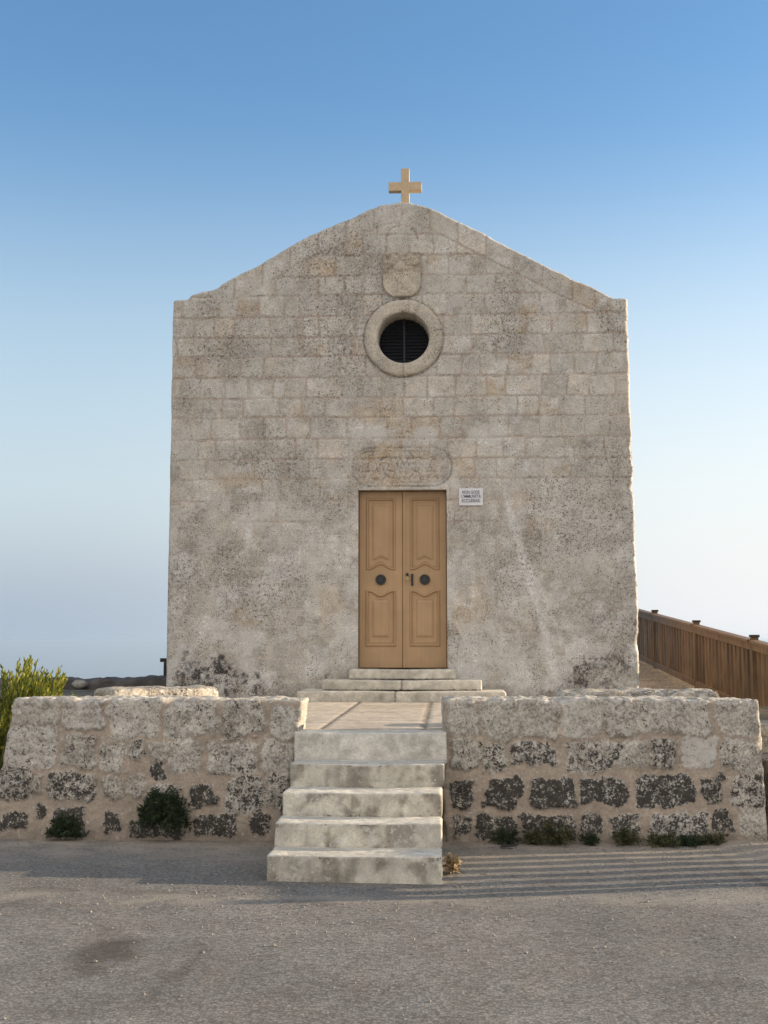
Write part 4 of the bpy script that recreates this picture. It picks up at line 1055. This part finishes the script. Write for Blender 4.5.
plant('weed', 'green leafy bush at the right edge beside the end of the right wall', c, dome_stems(c, .22, .34, 130, 80, 0, True), .06, .008, 22, [(.06, .05, .03), (.06, .09, .03), (.10, .13, .04), (.15, .17, .05)], 81, 'bush', spread=.7)
c = (2.86, 10.9, .8)
plant('weed', 'yellowish sprig on the rocks past the right end of the right wall', c, dome_stems(c, .12, .22, 30, 84, 0), .04, .008, 14, YG, 85, 'weed', spread=.7)
c = atz(452, 873, 0)
plant('dry_weed', 'dry straw-coloured weed beside the right foot of the steps', c, dome_stems((c[0], c[1], 0), .09, .15, 26, 90, 0), .05, .012, 7, [(.30, .22, .12), (.45, .33, .20), (.35, .24, .13), (.52, .42, .27)], 91, 'weed', spread=.8)
# little tuft in the middle of the joint at the left wall top
for i, (px, py, lab) in enumerate(((118, 694, 'small yellow sprig behind the top of the left wall'),)):
    c = at(74, 690, YW + .75)
    plant('weed', lab, c, dome_stems((c[0], c[1], .95), .10, .19, 16, 95), .035, .006, 12, YG, 96, 'weed', spread=.7)

# ================================================================== loose stones on the road
def gravel(n=2600):
    rg = np.random.default_rng(8); V = []; Fc = []
    C_ = []
    for k in range(n):
        r_ = rg.random()
        if r_ < .25: y = rg.uniform(6.7, 8.3); x = rg.normal(-.2, 1.5)
        elif r_ < .7: y = 9.8 - abs(rg.normal(0, .28)); x = rg.uniform(-3.6, 3.2)
        else: y = rg.uniform(3.6, 9.7); x = rg.uniform(-3, 3.2)
        if -1.25 < x < .02 and y > 8.2: continue
        s = rg.uniform(.003, .0085) * (1.6 if rg.random() < .04 else 1)
        z = float(road_h(np.array([x]), np.array([y]))[0]) + s * .3
        ph = rg.uniform(0, 6.28); n0 = len(V)
        for (a, b_, c_) in ((1, 0, 0), (0, 1, 0), (-1, 0, 0), (0, -1, 0), (0, 0, .8), (0, 0, -.8)):
            a2 = a * math.cos(ph) - b_ * math.sin(ph); b2 = a * math.sin(ph) + b_ * math.cos(ph); j = rg.uniform(.7, 1.3)
            V.append((x + a2 * s * j, y + b2 * s * j, z + c_ * s * j))
        for q in ((0, 1, 4), (1, 2, 4), (2, 3, 4), (3, 0, 4), (1, 0, 5), (2, 1, 5), (3, 2, 5), (0, 3, 5)): Fc.append(tuple(i + n0 for i in q))
    o = build('gravel', V, Fc, simple('loose_chippings', (.23, .21, .18), .9, .3, 40)); tag(o, kind='stuff')
gravel()
# dead leaf on the road under the right wall
v = [(0, 0, .004), (.05, .018, .02), (.10, .0, .012), (.05, -.02, .014), (.03, .03, .028), (.13, .01, .02)]; c = atz(500, 849, 0)
o = build('dead_leaf', [(c[0] + a * 1.1, c[1] + b_ * 1.5, .012 + d_) for a, b_, d_ in v] + [(c[0] + a * 1.1, c[1] + b_ * 1.5, .006 + d_) for a, b_, d_ in v], [(0, 3, 2, 1), (0, 1, 4), (1, 2, 5), (6, 7, 8, 9), (6, 10, 7), (7, 11, 8), (0, 6, 9, 3), (3, 9, 8, 2)], simple('dead_leaf_brown', (.03, .025, .02), .8), base=c)
tag(o, 'dark dead leaf lying on the road under the right wall', 'leaf')

# ================================================================== LIGHT, SKY, CAMERA
SUN_EL, SUN_AZ = R(10.5), R(12.0)          # azimuth measured from +X towards +Y
w = bpy.data.worlds.new('World'); scene.world = w; w.use_nodes = True; nt = w.node_tree
bg = nt.nodes['Background']; sky = nt.nodes.new('ShaderNodeTexSky'); sky.sky_type = 'NISHITA'; sky.sun_disc = False
sky.sun_elevation = SUN_EL; sky.sun_rotation = R(90) - SUN_AZ; sky.altitude = 250; sky.air_density = 1.0; sky.dust_density = 1.0; sky.ozone_density = 1.6
Lk = nt.links
dirn = nt.nodes.new('ShaderNodeTexCoord').outputs['Generated']; sx = nd(nt, 'ShaderNodeSeparateXYZ'); Lk.new(dirn, sx.inputs[0])
DX, DY, DZ = sx.outputs
# clear evening sky: the scattering model, cooled towards the zenith
tint = mixc(nt, maprange(nt, DZ, .22, .46), (.76, .77, .76), (.48, .64, .76))
skc = mixc(nt, 1.0, sky.outputs[0], tint, 'MULTIPLY')
# sea haze lying on the horizon: grey-blue away from the sun, almost white towards it
hzl = mixc(nt, maprange(nt, DZ, .01, .13), (1.18, 1.42, 1.70), (1.62, 1.84, 2.06))
hzc = mixc(nt, maprange(nt, DX, -.35, .30), hzl, (2.50, 2.52, 2.56))
low = maprange(nt, DZ, .0, .40, 1, 0)
skc = mixc(nt, low, skc, hzc)
# bright layer added behind the camera, unseen, to lift the shaded chapel front
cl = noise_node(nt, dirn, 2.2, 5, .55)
fill_veil = math_node(nt, 'MULTIPLY', maprange(nt, DY, .05, -.45), maprange(nt, cl.outputs[0], .3, .6, .65, 1))
skc = mixc(nt, fill_veil, skc, (3.85, 3.65, 3.42))
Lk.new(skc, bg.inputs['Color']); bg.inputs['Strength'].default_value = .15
sl = bpy.data.lights.new('sun', 'SUN'); sl.energy = 4.2; sl.angle = R(.45); sl.color = (1.0, .82, .60)
so = bpy.data.objects.new('sun', sl); COL.objects.link(so)
sd = Vector((math.cos(SUN_EL) * math.cos(SUN_AZ), math.cos(SUN_EL) * math.sin(SUN_AZ), math.sin(SUN_EL)))
so.rotation_euler = sd.to_track_quat('Z', 'Y').to_euler(); so.location = (20, 5, 15)

cd = bpy.data.cameras.new('camera'); co = bpy.data.objects.new('camera', cd); COL.objects.link(co)
co.location = (0, 0, CAMZ); co.rotation_euler = (math.pi / 2 + PITCH, 0, YAW)
cd.sensor_fit = 'VERTICAL'; cd.sensor_height = 24; cd.lens = 24 * F / 1024; cd.clip_start = .1; cd.clip_end = 120000
scene.camera = co
scene.render.engine = 'CYCLES'
vs = scene.view_settings; vs.view_transform = 'Standard'; vs.look = 'None'; vs.gamma = 1; vs.use_curve_mapping = False; vs.exposure = 1.3
